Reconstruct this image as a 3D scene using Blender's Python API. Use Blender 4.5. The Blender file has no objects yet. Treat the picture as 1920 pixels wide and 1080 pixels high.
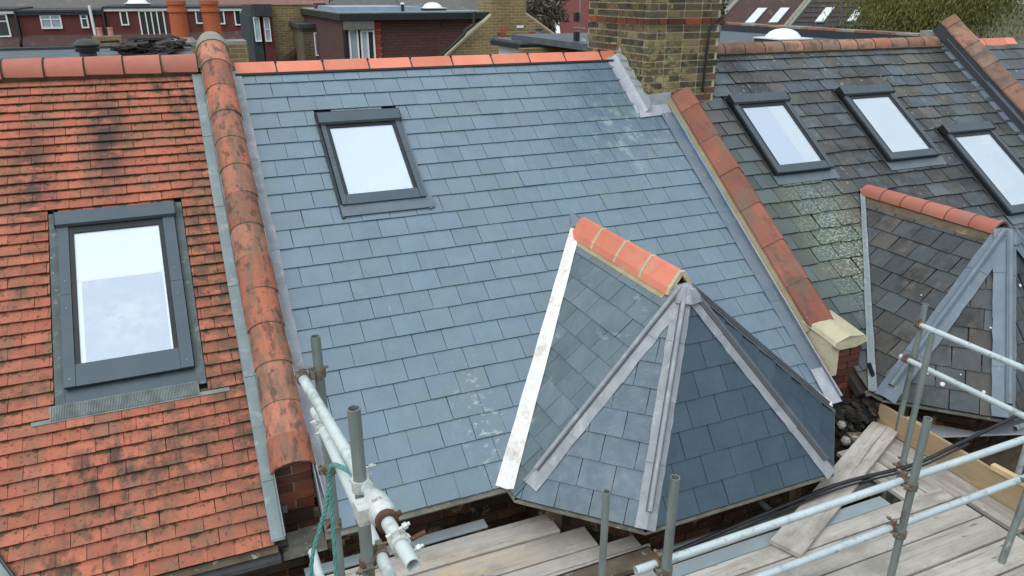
import bpy, math, random
from mathutils import Vector as V, Matrix
random.seed(7)
S = bpy.context.scene
COL = S.collection

# ------------------------------------------------------------------ camera, sky, sun, exposure
FPX = 1405.88
cam = bpy.data.objects.new('camera', bpy.data.cameras.new('camera'))
COL.objects.link(cam); S.camera = cam
cam.data.sensor_width = 36.0; cam.data.lens = FPX / 1920 * 36.0
cam.data.clip_end = 2000; cam.data.clip_start = .05
RW = ((0.91876, -0.39482, 0.00114), (-0.14464, -0.33925, -0.92951), (0.36738, 0.85383, -0.36879))  # right, down, forward
fw = V(RW[2]).normalized(); rt = (V(RW[0]) - fw * V(RW[0]).dot(fw)).normalized(); up = rt.cross(fw)
CP = V((0, 0, 9.2))
cam.matrix_world = Matrix(((rt.x, up.x, -fw.x, 0), (rt.y, up.y, -fw.y, 0), (rt.z, up.z, -fw.z, CP.z), (0, 0, 0, 1)))

W = bpy.data.worlds.new('World'); S.world = W; W.use_nodes = True
nt = W.node_tree; nt.nodes.clear()
def wn(t, **k):
    n = nt.nodes.new(t)
    for a, b in k.items(): setattr(n, a, b)
    return n
SUN_EL, SUN_AZ = 48, -125      # azimuth measured from +Y towards +X: from the left, a little behind the camera
sky = wn('ShaderNodeTexSky', sky_type='NISHITA', sun_disc=False, sun_elevation=math.radians(SUN_EL), sun_rotation=math.radians(SUN_AZ))
bg1 = wn('ShaderNodeBackground'); bg1.inputs[1].default_value = .05; nt.links.new(sky.outputs[0], bg1.inputs[0])
# overcast cloud cover: three times brighter overhead than at the horizon, with soft cloud mottling
tc = wn('ShaderNodeTexCoord'); sep = wn('ShaderNodeSeparateXYZ'); nt.links.new(tc.outputs['Generated'], sep.inputs[0])
rmp = wn('ShaderNodeMapRange'); rmp.inputs[1].default_value = 0; rmp.inputs[2].default_value = 1; rmp.inputs[3].default_value = .40; rmp.inputs[4].default_value = 1.36
nt.links.new(sep.outputs[2], rmp.inputs[0])
nz = wn('ShaderNodeTexNoise'); nz.inputs['Scale'].default_value = 2.2; nz.inputs['Detail'].default_value = 5; nt.links.new(tc.outputs['Generated'], nz.inputs[0])
nr = wn('ShaderNodeMapRange'); nr.inputs[1].default_value = .3; nr.inputs[2].default_value = .7; nr.inputs[3].default_value = .86; nr.inputs[4].default_value = 1.1; nt.links.new(nz.outputs[0], nr.inputs[0])
ml = wn('ShaderNodeMath', operation='MULTIPLY'); nt.links.new(rmp.outputs[0], ml.inputs[0]); nt.links.new(nr.outputs[0], ml.inputs[1])
# the cloud is thinner, so brighter, on the sun's side of the sky
_e, _a = math.radians(SUN_EL), math.radians(SUN_AZ)
dt = wn('ShaderNodeVectorMath', operation='DOT_PRODUCT'); nt.links.new(tc.outputs['Generated'], dt.inputs[0]); dt.inputs[1].default_value = (math.cos(_e) * math.sin(_a), math.cos(_e) * math.cos(_a), math.sin(_e))
dr = wn('ShaderNodeMapRange'); dr.inputs[1].default_value = -.6; dr.inputs[2].default_value = 1; dr.inputs[3].default_value = .68; dr.inputs[4].default_value = 1.22; nt.links.new(dt.outputs['Value'], dr.inputs[0])
ml0 = ml; ml = wn('ShaderNodeMath', operation='MULTIPLY'); nt.links.new(ml0.outputs[0], ml.inputs[0]); nt.links.new(dr.outputs[0], ml.inputs[1])
bg2 = wn('ShaderNodeBackground'); bg2.inputs[0].default_value = (.89, .965, 1, 1); nt.links.new(ml.outputs[0], bg2.inputs[1])
add = wn('ShaderNodeAddShader'); nt.links.new(bg1.outputs[0], add.inputs[0]); nt.links.new(bg2.outputs[0], add.inputs[1])
wo = wn('ShaderNodeOutputWorld'); nt.links.new(add.outputs[0], wo.inputs[0])

sl = bpy.data.lights.new('sun', 'SUN'); sl.energy = .9; sl.angle = math.radians(28); sl.color = (1, .97, .92)
so = bpy.data.objects.new('sun', sl); COL.objects.link(so)
el, az = math.radians(SUN_EL), math.radians(SUN_AZ)
so.rotation_euler = V((math.cos(el) * math.sin(az), math.cos(el) * math.cos(az), math.sin(el))).to_track_quat('Z', 'Y').to_euler()
so.location = (-20, -20, 40)
S.view_settings.view_transform = 'Standard'; S.view_settings.look = 'None'; S.view_settings.gamma = 1
S.view_settings.exposure = .03
S.render.engine = 'CYCLES'; S.cycles.max_bounces = 6; S.cycles.use_denoising = True

# ------------------------------------------------------------------ materials
PITCH = math.radians(35.99)
class NT:
    def __init__(s, name):
        s.m = bpy.data.materials.new(name); s.m.use_nodes = True; s.t = s.m.node_tree; s.t.nodes.clear()
        s.out = s.n('ShaderNodeOutputMaterial'); s.b = s.n('ShaderNodeBsdfPrincipled'); s.l(s.b.outputs[0], s.out.inputs[0])
    def n(s, t, **k):
        x = s.t.nodes.new(t)
        for a, b in k.items(): setattr(x, a, b)
        return x
    def l(s, a, b): s.t.links.new(a, b)
    def pos(s, scale=(1, 1, 1), roof=False, obj=False, uv=False):
        if uv: src = s.n('ShaderNodeUVMap').outputs[0]
        elif obj: src = s.n('ShaderNodeTexCoord').outputs['Object']
        else: src = s.n('ShaderNodeNewGeometry').outputs['Position']
        if roof:
            r = s.n('ShaderNodeMapping', vector_type='POINT'); r.inputs['Rotation'].default_value = (-PITCH, 0, 0); s.l(src, r.inputs[0]); src = r.outputs[0]
        mp = s.n('ShaderNodeMapping'); mp.inputs['Scale'].default_value = scale; s.l(src, mp.inputs[0]); return mp.outputs[0]
    def noise(s, vec, scale, detail=4, rough=.55, off=None):
        if off is not None:
            a = s.n('ShaderNodeVectorMath', operation='ADD'); s.l(vec, a.inputs[0]); a.inputs[1].default_value = (off, off * 1.7, off * .6); vec = a.outputs[0]
        x = s.n('ShaderNodeTexNoise'); x.inputs['Scale'].default_value = scale; x.inputs['Detail'].default_value = detail; x.inputs['Roughness'].default_value = rough
        s.l(vec, x.inputs[0]); return x.outputs[0]
    def rng(s, v, a, b, c=0., d=1.):
        x = s.n('ShaderNodeMapRange'); x.inputs[1].default_value = a; x.inputs[2].default_value = b; x.inputs[3].default_value = c; x.inputs[4].default_value = d; s.l(v, x.inputs[0]); return x.outputs[0]
    def math(s, op, a, b):
        x = s.n('ShaderNodeMath', operation=op)
        for i, v in enumerate((a, b)):
            if isinstance(v, (int, float)): x.inputs[i].default_value = v
            else: s.l(v, x.inputs[i])
        return x.outputs[0]
    def mix(s, f, a, b, mode='MIX'):
        x = s.n('ShaderNodeMix', data_type='RGBA', blend_type=mode)
        if isinstance(f, (int, float)): x.inputs[0].default_value = f
        else: s.l(f, x.inputs[0])
        for i, v in ((6, a), (7, b)):
            if isinstance(v, tuple): x.inputs[i].default_value = (*v, 1)
            else: s.l(v, x.inputs[i])
        return x.outputs[2]
    def rand(s):
        o = s.n('ShaderNodeObjectInfo'); g = s.n('ShaderNodeNewGeometry')
        return s.math('FRACT', s.math('ADD', o.outputs['Random'], g.outputs['Random Per Island']), 0)
def mat(name, c1, c2=None, scale=8, rough=.7, spec=.5, metal=0, rnd=0., cols=None, stains=(), bump=.2, bscale=60, sc=(1, 1, 1), roof=False, obj=False, coat=0):
    """c1..c2 mottled by noise, per-piece colour from rnd/cols, stains = (colour, scale, lo, hi, stretch, strength)"""
    t = NT(name); p = t.pos(sc, roof, obj)
    if obj:   # each piece gets its own patch of the grain
        oi = t.n('ShaderNodeObjectInfo'); cb = t.n('ShaderNodeVectorMath', operation='ADD'); mu = t.math('MULTIPLY', oi.outputs['Random'], 37.)
        t.l(p, cb.inputs[0]); t.l(mu, cb.inputs[1]); p = cb.outputs[0]
    c = t.mix(t.rng(t.noise(p, scale), .3, .7), c1, c2 or tuple(x * .8 for x in c1))
    r = t.rand() if (rnd or cols) else None
    if cols:
        cr = t.n('ShaderNodeValToRGB'); cr.color_ramp.interpolation = 'CONSTANT'
        while len(cr.color_ramp.elements) < len(cols): cr.color_ramp.elements.new(.5)
        for i, (pp, cc) in enumerate(cols): cr.color_ramp.elements[i].position = pp; cr.color_ramp.elements[i].color = (*cc, 1)
        t.l(r, cr.inputs[0]); c = t.mix(.75, c, cr.outputs[0])
    if rnd:
        r2 = t.math('FRACT', t.math('MULTIPLY', r, 7.31), 0)
        v = t.rng(r2, 0, 1, 1 - rnd, 1 + rnd); hs = t.n('ShaderNodeHueSaturation'); t.l(v, hs.inputs['Value']); t.l(c, hs.inputs['Color']); c = hs.outputs[0]
    rr = t.rng(t.noise(p, scale * 2.3, off=3.1), .3, .7, max(.02, rough - .1), min(1, rough + .1))
    for i, st in enumerate(stains):
        col, ss, lo, hi, stretch, k = st[:6]
        q = t.pos(stretch, roof, obj); f = t.rng(t.noise(q, ss, 6, .62, off=5.3 * (i + 1)), lo, hi, 0, k)
        if len(st) > 6 and st[6]:                        # kept to broad patches of the roof
            f = t.math('MULTIPLY', f, t.rng(t.noise(t.pos((1, 1, 1)), st[6], 2, off=11. + i), .47, .6))
        c = t.mix(f, c, col)
    t.l(c, t.b.inputs['Base Color']); t.l(rr, t.b.inputs['Roughness'])
    t.b.inputs['Metallic'].default_value = metal; t.b.inputs['Specular IOR Level'].default_value = spec; t.b.inputs['Coat Weight'].default_value = coat
    if bump:
        bp = t.n('ShaderNodeBump'); bp.inputs['Strength'].default_value = bump; bp.inputs['Distance'].default_value = .01
        t.l(t.noise(p, bscale, 5), bp.inputs['Height']); t.l(bp.outputs[0], t.b.inputs['Normal'])
    t.c = c
    return t
M = {}
def reg(key, *a, **k):
    t = mat(key, *a, **k); M[key] = t.m; return t
reg('slate', (.112, .172, .225), (.138, .205, .258), 5, .31, .8, rnd=.075, bump=.35, bscale=28, roof=True,
    stains=(((.30, .37, .40), 7, .60, .78, (1, .4, 1), .35, .8), ((.5, .55, .55), 20, .70, .76, (1, .3, 1), .55, .6), ((.13, .19, .19), 1.6, .50, .66, (1, 1, 1), .6), ((.075, .10, .125), 2.3, .56, .74, (1, 1, 1), .35)))
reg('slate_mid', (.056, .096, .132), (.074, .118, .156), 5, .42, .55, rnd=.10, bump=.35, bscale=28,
    stains=(((.4, .42, .42), 20, .74, .80, (1, .4, 1), .35), ((.12, .17, .18), 1.8, .5, .68, (1, 1, 1), .4)))  # same slate, colour lowered for the dimmer light on the left cant
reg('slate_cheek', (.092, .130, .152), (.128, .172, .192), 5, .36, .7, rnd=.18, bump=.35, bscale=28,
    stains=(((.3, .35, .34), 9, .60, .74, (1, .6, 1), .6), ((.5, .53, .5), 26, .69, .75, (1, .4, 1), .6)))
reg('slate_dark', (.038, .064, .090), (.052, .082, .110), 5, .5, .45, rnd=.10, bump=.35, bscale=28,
    stains=(((.4, .42, .42), 20, .76, .80, (1, .4, 1), .35),))  # same slate, colour lowered further for faces that catch less sky
reg('slate_old', (.075, .095, .108), (.10, .12, .13), 6, .55, .5, rnd=.25, bump=.6, bscale=24, roof=True,
    cols=((0, (.070, .090, .105)), (.25, (.085, .11, .125)), (.45, (.066, .066, .060)), (.62, (.10, .09, .066)), (.75, (.055, .062, .068)), (.88, (.095, .085, .072))),
    stains=(((.025, .024, .023), 1.4, .50, .66, (1, .35, 1), .75), ((.10, .14, .09), 5, .5, .68, (1, .8, 1), .6, .55), ((.42, .46, .32), 17, .60, .68, (1, .8, 1), .8, .5)))
def patch(key, centre, radius, col, scale, lo, hi, k=.9, stretch=(1, 1.4, 1.4)):
    m = M[key]; t = NT.__new__(NT); t.m = m; t.t = m.node_tree; b = [n for n in t.t.nodes if n.type == 'BSDF_PRINCIPLED'][0]
    src = b.inputs['Base Color'].links[0].from_socket
    g = t.n('ShaderNodeNewGeometry'); sb = t.n('ShaderNodeVectorMath', operation='SUBTRACT'); t.l(g.outputs['Position'], sb.inputs[0]); sb.inputs[1].default_value = centre
    mv = t.n('ShaderNodeVectorMath', operation='DIVIDE'); t.l(sb.outputs[0], mv.inputs[0]); mv.inputs[1].default_value = radius
    ln = t.n('ShaderNodeVectorMath', operation='LENGTH'); t.l(mv.outputs[0], ln.inputs[0])
    fall = t.rng(ln.outputs['Value'], .2, 1.1, 1, 0)
    f = t.math('MULTIPLY', t.rng(t.noise(t.pos(stretch), scale, 6, .65, off=7.7), lo, hi, 0, k), fall)
    t.l(t.mix(f, src, col), b.inputs['Base Color'])
patch('slate_old', (7.8, 6.6, 7.4), (2.6, 2.4, 2.4), (.035, .032, .028), 3.4, .46, .62, .6)
patch('slate_old', (6.0, 5.6, 6.8), (.85, 1.7, 1.4), (.085, .12, .085), 3, .34, .55, .7)
patch('slate_old', (6.2, 5.4, 6.7), (.55, 1.4, 1.1), (.38, .42, .29), 34, .505, .57, .85)
patch('slate_old', (7.35, 6.2, 7.3), (.8, 1.5, 1.2), (.022, .02, .02), 2.2, .42, .58, .8)
patch('slate_old', (8.6, 6.1, 7.2), (.7, 1.2, 1.0), (.022, .02, .02), 2.2, .42, .58, .8)
patch('slate', (4.3, 7.0, 7.8), (.7, .8, .8), (.42, .48, .50), 9, .50, .66, .5, (1, .5, 1))
patch('slate', (1.75, 4.75, 6.1), (.22, .7, .6), (.5, .56, .56), 17, .55, .64, .6)
reg('slate_bay_old', (.075, .085, .088), (.105, .11, .108), 6, .6, .4, rnd=.22, bump=.6, bscale=24,
    cols=((0, (.048, .060, .066)), (.3, (.060, .072, .080)), (.55, (.060, .057, .046)), (.75, (.042, .045, .050)), (.88, (.078, .066, .054))),
    stains=(((.022, .020, .022), 4, .50, .66, (1, 1, .3), .8), ((.15, .125, .095), 9, .58, .72, (1, 1, .22), .6)))
t = reg('clay_tile', (.47, .160, .098), (.39, .128, .080), 9, .85, .25, rnd=.15, bump=.5, bscale=70, roof=True,
    stains=(((.22, .135, .09), 7, .47, .66, (1, .6, 1), .75), ((.065, .055, .045), 6, .47, .60, (1.4, .8, 1), .9, .7), ((.10, .055, .04), 34, .585, .64, (1, .8, 1), .8), ((.16, .10, .06), 2.2, .52, .7, (1, .6, 1), .5), ((.62, .56, .44), 55, .755, .775, (1, 1, 1), .8), ((.50, .36, .06), 21, .775, .79, (1, 1, 1), .8)))
# moss gathered at the head of each tile, just below the course above
uv = t.n('ShaderNodeSeparateXYZ'); t.l(t.pos(uv=True), uv.inputs[0])
band = t.math('ADD', uv.outputs[1], t.rng(t.noise(t.pos((1, 1, 1)), 16, 5), .3, .75, -.45, .45))
c = t.mix(t.rng(band, .88, 1.02, 0, .85), t.c, (.055, .062, .025)); t.l(c, t.b.inputs['Base Color'])
patch('clay_tile', (-.65, 7.25, 8.0), (.22, .9, .7), (.055, .048, .042), 6, .36, .5, .9)
patch('clay_tile', (-1.2, 6.9, 7.8), (.2, 1.1, .8), (.055, .048, .042), 6, .42, .54, .85)
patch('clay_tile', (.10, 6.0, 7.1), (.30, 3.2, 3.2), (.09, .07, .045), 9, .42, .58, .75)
patch('clay_tile', (-.3, 4.9, 6.3), (.25, .5, .4), (.075, .06, .045), 7, .45, .58, .7)
reg('coping_clay', (.42, .16, .10), (.33, .12, .075), 5, .8, .3, rnd=.22, bump=.4, bscale=50, roof=True,
    cols=((0, (.43, .145, .085)), (.3, (.47, .21, .14)), (.5, (.36, .115, .065)), (.7, (.42, .17, .11)), (.85, (.34, .14, .095))),
    stains=(((.19, .125, .085), 6, .44, .58, (2.0, .7, 1), .75), ((.075, .055, .04), 13, .53, .62, (1.3, .6, 1), .7), ((.10, .07, .045), 34, .60, .66, (1, 1, 1), .6), ((.55, .5, .42), 50, .73, .76, (1, 1, 1), .6)))
reg('coping_dull', (.31, .115, .078), (.225, .09, .066), 4, .85, .3, rnd=.15, bump=.4, bscale=50, roof=True,
    stains=(((.17, .125, .095), 2.6, .46, .62, (1.6, .7, 1), .8), ((.09, .075, .06), 6, .56, .68, (1.2, .7, 1), .65), ((.42, .38, .32), 30, .66, .72, (1, 1, 1), .6)))
reg('ridge_clay', (.46, .165, .115), (.39, .14, .10), 4, .75, .3, rnd=.12, bump=.25, bscale=50, stains=(((.30, .2, .16), 3, .52, .75, (1, 1, 1), .5), ((.10, .07, .05), 7, .62, .8, (1, 1, 2), .5)))
reg('ridge_new', (.74, .245, .155), (.66, .20, .12), 4, .6, .35, rnd=.14, bump=.2, bscale=60, stains=(((.62, .36, .26), 5, .55, .72, (1, 1, 1), .5), ((.3, .14, .09), 14, .66, .74, (1, 1, 1), .5)))
reg('ridge_old', (.33, .17, .115), (.22, .125, .09), 9, .85, .3, rnd=.3, bump=.4, bscale=50,
    cols=((0, (.24, .15, .11)), (.3, (.38, .15, .095)), (.5, (.19, .13, .10)), (.75, (.36, .19, .13))), stains=(((.10, .08, .06), 6, .50, .64, (1, 1, 1), .75), ((.38, .14, .09), 4, .55, .68, (1, 1, 1), .6)))
reg('lead', (.30, .315, .335), (.20, .215, .24), 7, .5, .5, rnd=.08, bump=.35, bscale=16, stains=(((.45, .46, .48), 11, .55, .7, (1, 1, .4), .6), ((.14, .15, .17), 5, .6, .75, (1, 1, 1), .5)))
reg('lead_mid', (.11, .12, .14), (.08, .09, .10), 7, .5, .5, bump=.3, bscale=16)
reg('lead_old', (.125, .16, .20), (.17, .205, .245), 5, .55, .5, bump=.3, bscale=16, stains=(((.4, .42, .4), 14, .62, .72, (1, 1, .4), .5),))
reg('lead_bright', (.42, .44, .47), (.30, .32, .36), 9, .42, .6, bump=.6, bscale=14)
reg('verge_lead', (.24, .285, .29), (.17, .215, .225), 6, .6, .4, bump=.3, bscale=20, stains=(((.46, .48, .46), 9, .55, .7, (1, 1, 1), .6),))
reg('blue_film', (.14, .32, .55), (.22, .40, .60), 10, .25, .6, bump=.3, bscale=12)
reg('valley_white', (.80, .78, .74), (.70, .67, .63), 9, .5, .5, bump=.5, bscale=18, stains=(((.42, .36, .30), 7, .56, .68, (1, 1, .6), .7), ((.28, .24, .2), 24, .66, .72, (1, 1, .4), .7)))
reg('window_grey', (.066, .088, .106), (.078, .10, .118), 5, .36, .5, bump=.03, metal=.35)
reg('window_black', (.012, .014, .016), (.02, .022, .024), 5, .45, .4, bump=.05)
reg('green_flashing', (.06, .08, .078), (.10, .125, .12), 8, .6, .4, bump=.2, stains=(((.3, .33, .3), 18, .58, .7, (1, 1, 1), .6),))
reg('ribbed_lead', (.24, .27, .26), (.12, .14, .13), 11, .6, .4, bump=.2)
reg('mortar_yellow', (.42, .36, .23), (.33, .28, .16), 8, .9, .2, bump=.6, bscale=40, stains=(((.2, .16, .07), 9, .6, .75, (1, 1, 1), .6),))
reg('mortar_cream', (.56, .51, .36), (.44, .39, .26), 4, .9, .2, bump=.6, bscale=40, stains=(((.35, .3, .2), 5, .58, .75, (1, 1, 1), .5),))
reg('mortar_grey', (.32, .30, .25), (.24, .22, .18), 8, .9, .2, bump=.6, bscale=40)
reg('mortar_lime', (.50, .46, .35), (.42, .38, .27), 5, .9, .2, bump=.7, bscale=40, stains=(((.52, .45, .14), 5, .52, .66, (1, 1, 1), .7), ((.1, .09, .06), 6, .58, .7, (1, 1, 1), .6)))
reg('mortar_dark', (.16, .12, .08), (.10, .075, .05), 9, .95, .2, bump=.7, bscale=40, stains=(((.30, .22, .12), 7, .58, .7, (1, 1, 1), .7),))
reg('brick_stock', (.17, .13, .07), (.13, .10, .06), 14, .9, .2, rnd=.25, bump=.8, bscale=50,
    cols=((0, (.14, .115, .066)), (.2, (.085, .075, .054)), (.38, (.20, .155, .08)), (.52, (.06, .055, .044)), (.66, (.13, .088, .058)), (.84, (.25, .20, .10)), (.95, (.19, .085, .055))),
    stains=(((.33, .27, .12), 9, .62, .70, (1, 1, 1), .8), ((.035, .033, .025), 8, .52, .66, (1, 1, 1), .75)))
reg('brick_red', (.19, .065, .042), (.14, .05, .034), 14, .9, .2, rnd=.25, bump=.7, bscale=50,
    cols=((0, (.17, .062, .040)), (.3, (.11, .045, .033)), (.55, (.22, .075, .045)), (.75, (.075, .036, .028))), stains=(((.05, .03, .025), 7, .56, .7, (1, 1, 1), .7),))
reg('brick_orange', (.40, .095, .05), (.28, .07, .04), 14, .9, .2, rnd=.25, bump=.5, bscale=50, stains=(((.1, .05, .035), 7, .6, .7, (1, 1, 1), .7),))
reg('brick_dark', (.06, .030, .020), (.04, .022, .016), 12, .95, .15, rnd=.35, bump=.9, bscale=40,
    cols=((0, (.060, .026, .018)), (.3, (.032, .020, .016)), (.5, (.085, .036, .022)), (.75, (.045, .032, .022))), stains=(((.26, .19, .10), 7, .57, .64, (1, 1, 1), .75), ((.02, .015, .012), 5, .5, .65, (1, 1, 1), .7)))
reg('timber', (.50, .455, .405), (.39, .355, .315), 3, .85, .25, rnd=.14, bump=.6, bscale=30, sc=(.35, 5, 5), obj=True,
    stains=(((.22, .175, .14), 3.2, .50, .66, (.5, 7, 3), .6), ((.60, .56, .50), 6, .56, .68, (1, 1.5, 1), .6), ((.13, .10, .08), 9, .64, .70, (.6, 2, 1), .7), ((.27, .245, .21), 2.2, .48, .62, (1, 1.5, 1), .7), ((.50, .34, .19), 1.3, .6, .75, (.5, 1.4, 1), .6)))
reg('timber_new', (.44, .32, .19), (.36, .26, .15), 3, .75, .3, bump=.3, bscale=30, sc=(.35, 5, 5), obj=True, stains=(((.22, .15, .07), 2.0, .55, .72, (.5, 3, 3), .6), ((.55, .42, .26), 3, .6, .7, (.6, 2, 1), .6)))
reg('timber_raw', (.66, .50, .29), (.58, .42, .22), 4, .8, .3, bump=.3, bscale=30, obj=True)
reg('timber_dark', (.16, .125, .085), (.09, .07, .05), 6, .9, .2, bump=.5, bscale=30, stains=(((.52, .49, .42), 7, .58, .66, (1, 1, 1), .9),))
reg('galv', (.27, .31, .295), (.19, .22, .205), 9, .5, .5, metal=.35, bump=.15, sc=(1, 1, .35), stains=(((.10, .115, .10), 11, .56, .66, (1, 1, .25), .7), ((.5, .55, .54), 14, .62, .68, (1, 1, .4), .6), ((.20, .10, .05), 8, .66, .74, (1, 1, .5), .6)))
reg('galv_light', (.58, .65, .66), (.46, .53, .54), 7, .5, .5, metal=.25, bump=.15, stains=(((.24, .28, .28), 16, .58, .64, (1, 1, 1), .6), ((.22, .12, .06), 12, .66, .72, (1, 1, 1), .6)))
reg('white_tube', (.64, .70, .68), (.48, .54, .52), 7, .5, .5, metal=.05, bump=.25, stains=(((.26, .29, .28), 10, .52, .64, (1, 1, 1), .65), ((.28, .17, .10), 13, .74, .80, (1, 1, 1), .6)))
reg('fitting', (.26, .25, .21), (.15, .13, .10), 30, .55, .5, metal=.5, bump=.5, stains=(((.26, .10, .04), 18, .52, .62, (1, 1, 1), .85),))
reg('fitting_white', (.68, .70, .66), (.5, .52, .49), 30, .5, .5, metal=.2, bump=.5, stains=(((.25, .12, .06), 18, .62, .7, (1, 1, 1), .8),))
reg('rust', (.13, .06, .035), (.09, .045, .03), 30, .8, .3, bump=.6)
reg('rope', (.14, .38, .33), (.09, .27, .24), 30, .85, .3, bump=.8, bscale=90)
reg('black_plastic', (.012, .013, .015), (.02, .021, .024), 6, .38, .5, bump=.1)
reg('gutter', (.022, .025, .028), (.05, .05, .05), 9, .5, .4, bump=.3, stains=(((.25, .25, .22), 12, .62, .7, (1, 1, 1), .6),))
reg('grey_drip', (.23, .225, .19), (.13, .125, .10), 11, .7, .3, bump=.5, stains=(((.55, .54, .48), 20, .62, .68, (1, 1, 1), .7),))
reg('apron_grey', (.13, .165, .19), (.10, .13, .155), 5, .45, .5, bump=.2)
reg('felt', (.10, .125, .14), (.075, .09, .10), 5, .7, .3, bump=.4, stains=(((.2, .23, .24), 3, .55, .7, (1, 1, 1), .5),))
reg('felt_dark', (.035, .042, .048), (.05, .058, .064), 5, .75, .3, bump=.4)
reg('grey_sheet', (.30, .35, .37), (.24, .285, .30), 5, .6, .4, bump=.2)
reg('pale_sheet', (.55, .58, .62), (.45, .48, .52), 5, .6, .4, bump=.2)
reg('underlay', (.05, .045, .04), (.035, .03, .028), 5, .9, .2, bump=.2)
reg('roofing_batten', (.03, .03, .03), (.04, .035, .03), 5, .9, .2, bump=.2)
reg('maroon_tile', (.165, .045, .038), (.125, .036, .032), 18, .8, .3, bump=.6, bscale=25, sc=(1, 1, 3), stains=(((.09, .035, .03), 1.2, .5, .7, (1, 1, 1), .6),))
reg('maroon_roof', (.10, .055, .05), (.075, .045, .042), 12, .85, .3, bump=.6, bscale=20, sc=(1, 1, 3), stains=(((.16, .12, .1), 2.5, .55, .7, (1, 1, 1), .6),))
reg('grey_roof', (.16, .15, .14), (.11, .105, .10), 8, .85, .3, bump=.5, bscale=20, sc=(1, 1, 3), stains=(((.24, .2, .15), 2, .55, .7, (1, 1, 1), .6),))
reg('pink_ridge', (.55, .27, .22), (.45, .22, .18), 8, .8, .3, bump=.3)
reg('terracotta', (.44, .12, .048), (.38, .10, .04), 5, .75, .3, bump=.2, stains=(((.2, .07, .035), 6, .6, .75, (1, 1, .4), .5),))
reg('upvc', (.80, .82, .82), (.74, .77, .77), 5, .4, .5, bump=.02)
reg('white_paint', (.75, .75, .73), (.65, .65, .62), 5, .5, .4, bump=.1)
reg('dome_white', (.82, .86, .84), (.78, .82, .80), 5, .25, .6, bump=.02)
reg('blue_lead', (.22, .31, .42), (.30, .38, .46), 3, .45, .5, bump=.2)
reg('debris', (.05, .042, .036), (.022, .02, .018), 12, .9, .3, rnd=.7, bump=.6)
reg('concrete', (.33, .32, .28), (.25, .24, .2), 9, .9, .2, bump=.6)
reg('bark', (.12, .10, .075), (.08, .07, .05), 12, .9, .2, bump=.8)
reg('twigs', (.22, .19, .15), (.16, .14, .11), 12, .9, .2, bump=0)
t = reg('leaf', (.20, .20, .06), (.13, .14, .04), 1.1, .7, .3, rnd=.35, bump=0, stains=(((.20, .19, .06), .8, .5, .7, (1, 1, 1), .6),))
reg('ivy', (.02, .022, .014), (.05, .05, .035), 20, .7, .3, rnd=.4, bump=0)
reg('asphalt', (.05, .05, .05), (.065, .063, .06), 3, .9, .3, bump=.3)
reg('garden', (.07, .085, .03), (.11, .095, .06), .6, .95, .2, bump=.5, stains=(((.05, .05, .05), .3, .5, .6, (1, 1, 1), .8),))
reg('navy_tarp', (.02, .04, .10), (.03, .05, .12), 4, .5, .4, bump=.4)
def brickwall(key, c1, c2, mort, sx=.225, sz=.075):
    t = NT(key); g = t.n('ShaderNodeNewGeometry'); s1 = t.n('ShaderNodeSeparateXYZ'); t.l(g.outputs['Position'], s1.inputs[0])
    h = t.math('ADD', s1.outputs[0], s1.outputs[1]); cb = t.n('ShaderNodeCombineXYZ'); t.l(h, cb.inputs[0]); t.l(s1.outputs[2], cb.inputs[1])
    b = t.n('ShaderNodeTexBrick'); b.inputs['Scale'].default_value = 1; b.inputs['Brick Width'].default_value = sx; b.inputs['Row Height'].default_value = sz
    b.inputs['Mortar Size'].default_value = .008; b.inputs['Color1'].default_value = (*c1, 1); b.inputs['Color2'].default_value = (*c2, 1); b.inputs['Mortar'].default_value = (*mort, 1); b.inputs['Bias'].default_value = -.1
    t.l(cb.outputs[0], b.inputs[0])
    c = t.mix(t.rng(t.noise(t.pos(), 1.4, 5), .45, .65, 0, .55), b.outputs[0], tuple(x * .5 for x in c1)); c = t.mix(t.rng(t.noise(t.pos(), 9, 5, off=4), .5, .7, 0, .5), c, c2)
    t.l(c, t.b.inputs['Base Color']); t.b.inputs['Roughness'].default_value = .9
    bp = t.n('ShaderNodeBump'); bp.inputs['Strength'].default_value = .6; bp.inputs['Distance'].default_value = .01; bp.invert = True; t.l(b.outputs['Fac'], bp.inputs['Height']); t.l(bp.outputs[0], t.b.inputs['Normal'])
    M[key] = t.m
brickwall('wall_yellow', (.27, .20, .085), (.17, .12, .06), (.36, .30, .17))
brickwall('wall_maroon', (.115, .045, .04), (.085, .036, .034), (.045, .028, .026))
brickwall('wall_brown', (.13, .095, .05), (.085, .065, .04), (.2, .17, .11))
brickwall('wall_red', (.09, .035, .025), (.06, .028, .022), (.10, .075, .05))
def glass(key, refl, tint=(.93, .96, 1)):
    t = NT(key); t.t.nodes.remove(t.b)
    tr = t.n('ShaderNodeBsdfTransparent'); tr.inputs[0].default_value = (.96, .98, 1, 1)
    gl = t.n('ShaderNodeBsdfGlossy'); gl.inputs[0].default_value = (*tint, 1); gl.inputs[1].default_value = .03
    fr = t.n('ShaderNodeLayerWeight'); f = t.rng(t.math('POWER', fr.outputs['Facing'], 4.), 0, 1, refl, 1)
    mx = t.n('ShaderNodeMixShader'); t.l(f, mx.inputs[0]); t.l(tr.outputs[0], mx.inputs[1]); t.l(gl.outputs[0], mx.inputs[2]); t.l(mx.outputs[0], t.out.inputs[0]); M[key] = t.m
glass('glass', .24); glass('glass_clear', .12)
reg('dark_room', (.03, .035, .035), (.05, .055, .05), 1.5, .8, .2, bump=0)
reg('blind_white', (.78, .81, .79), (.72, .76, .74), 2, .7, .3, bump=0, stains=(((.62, .66, .65), 3, .5, .7, (1, 1, 1), .6),))
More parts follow.
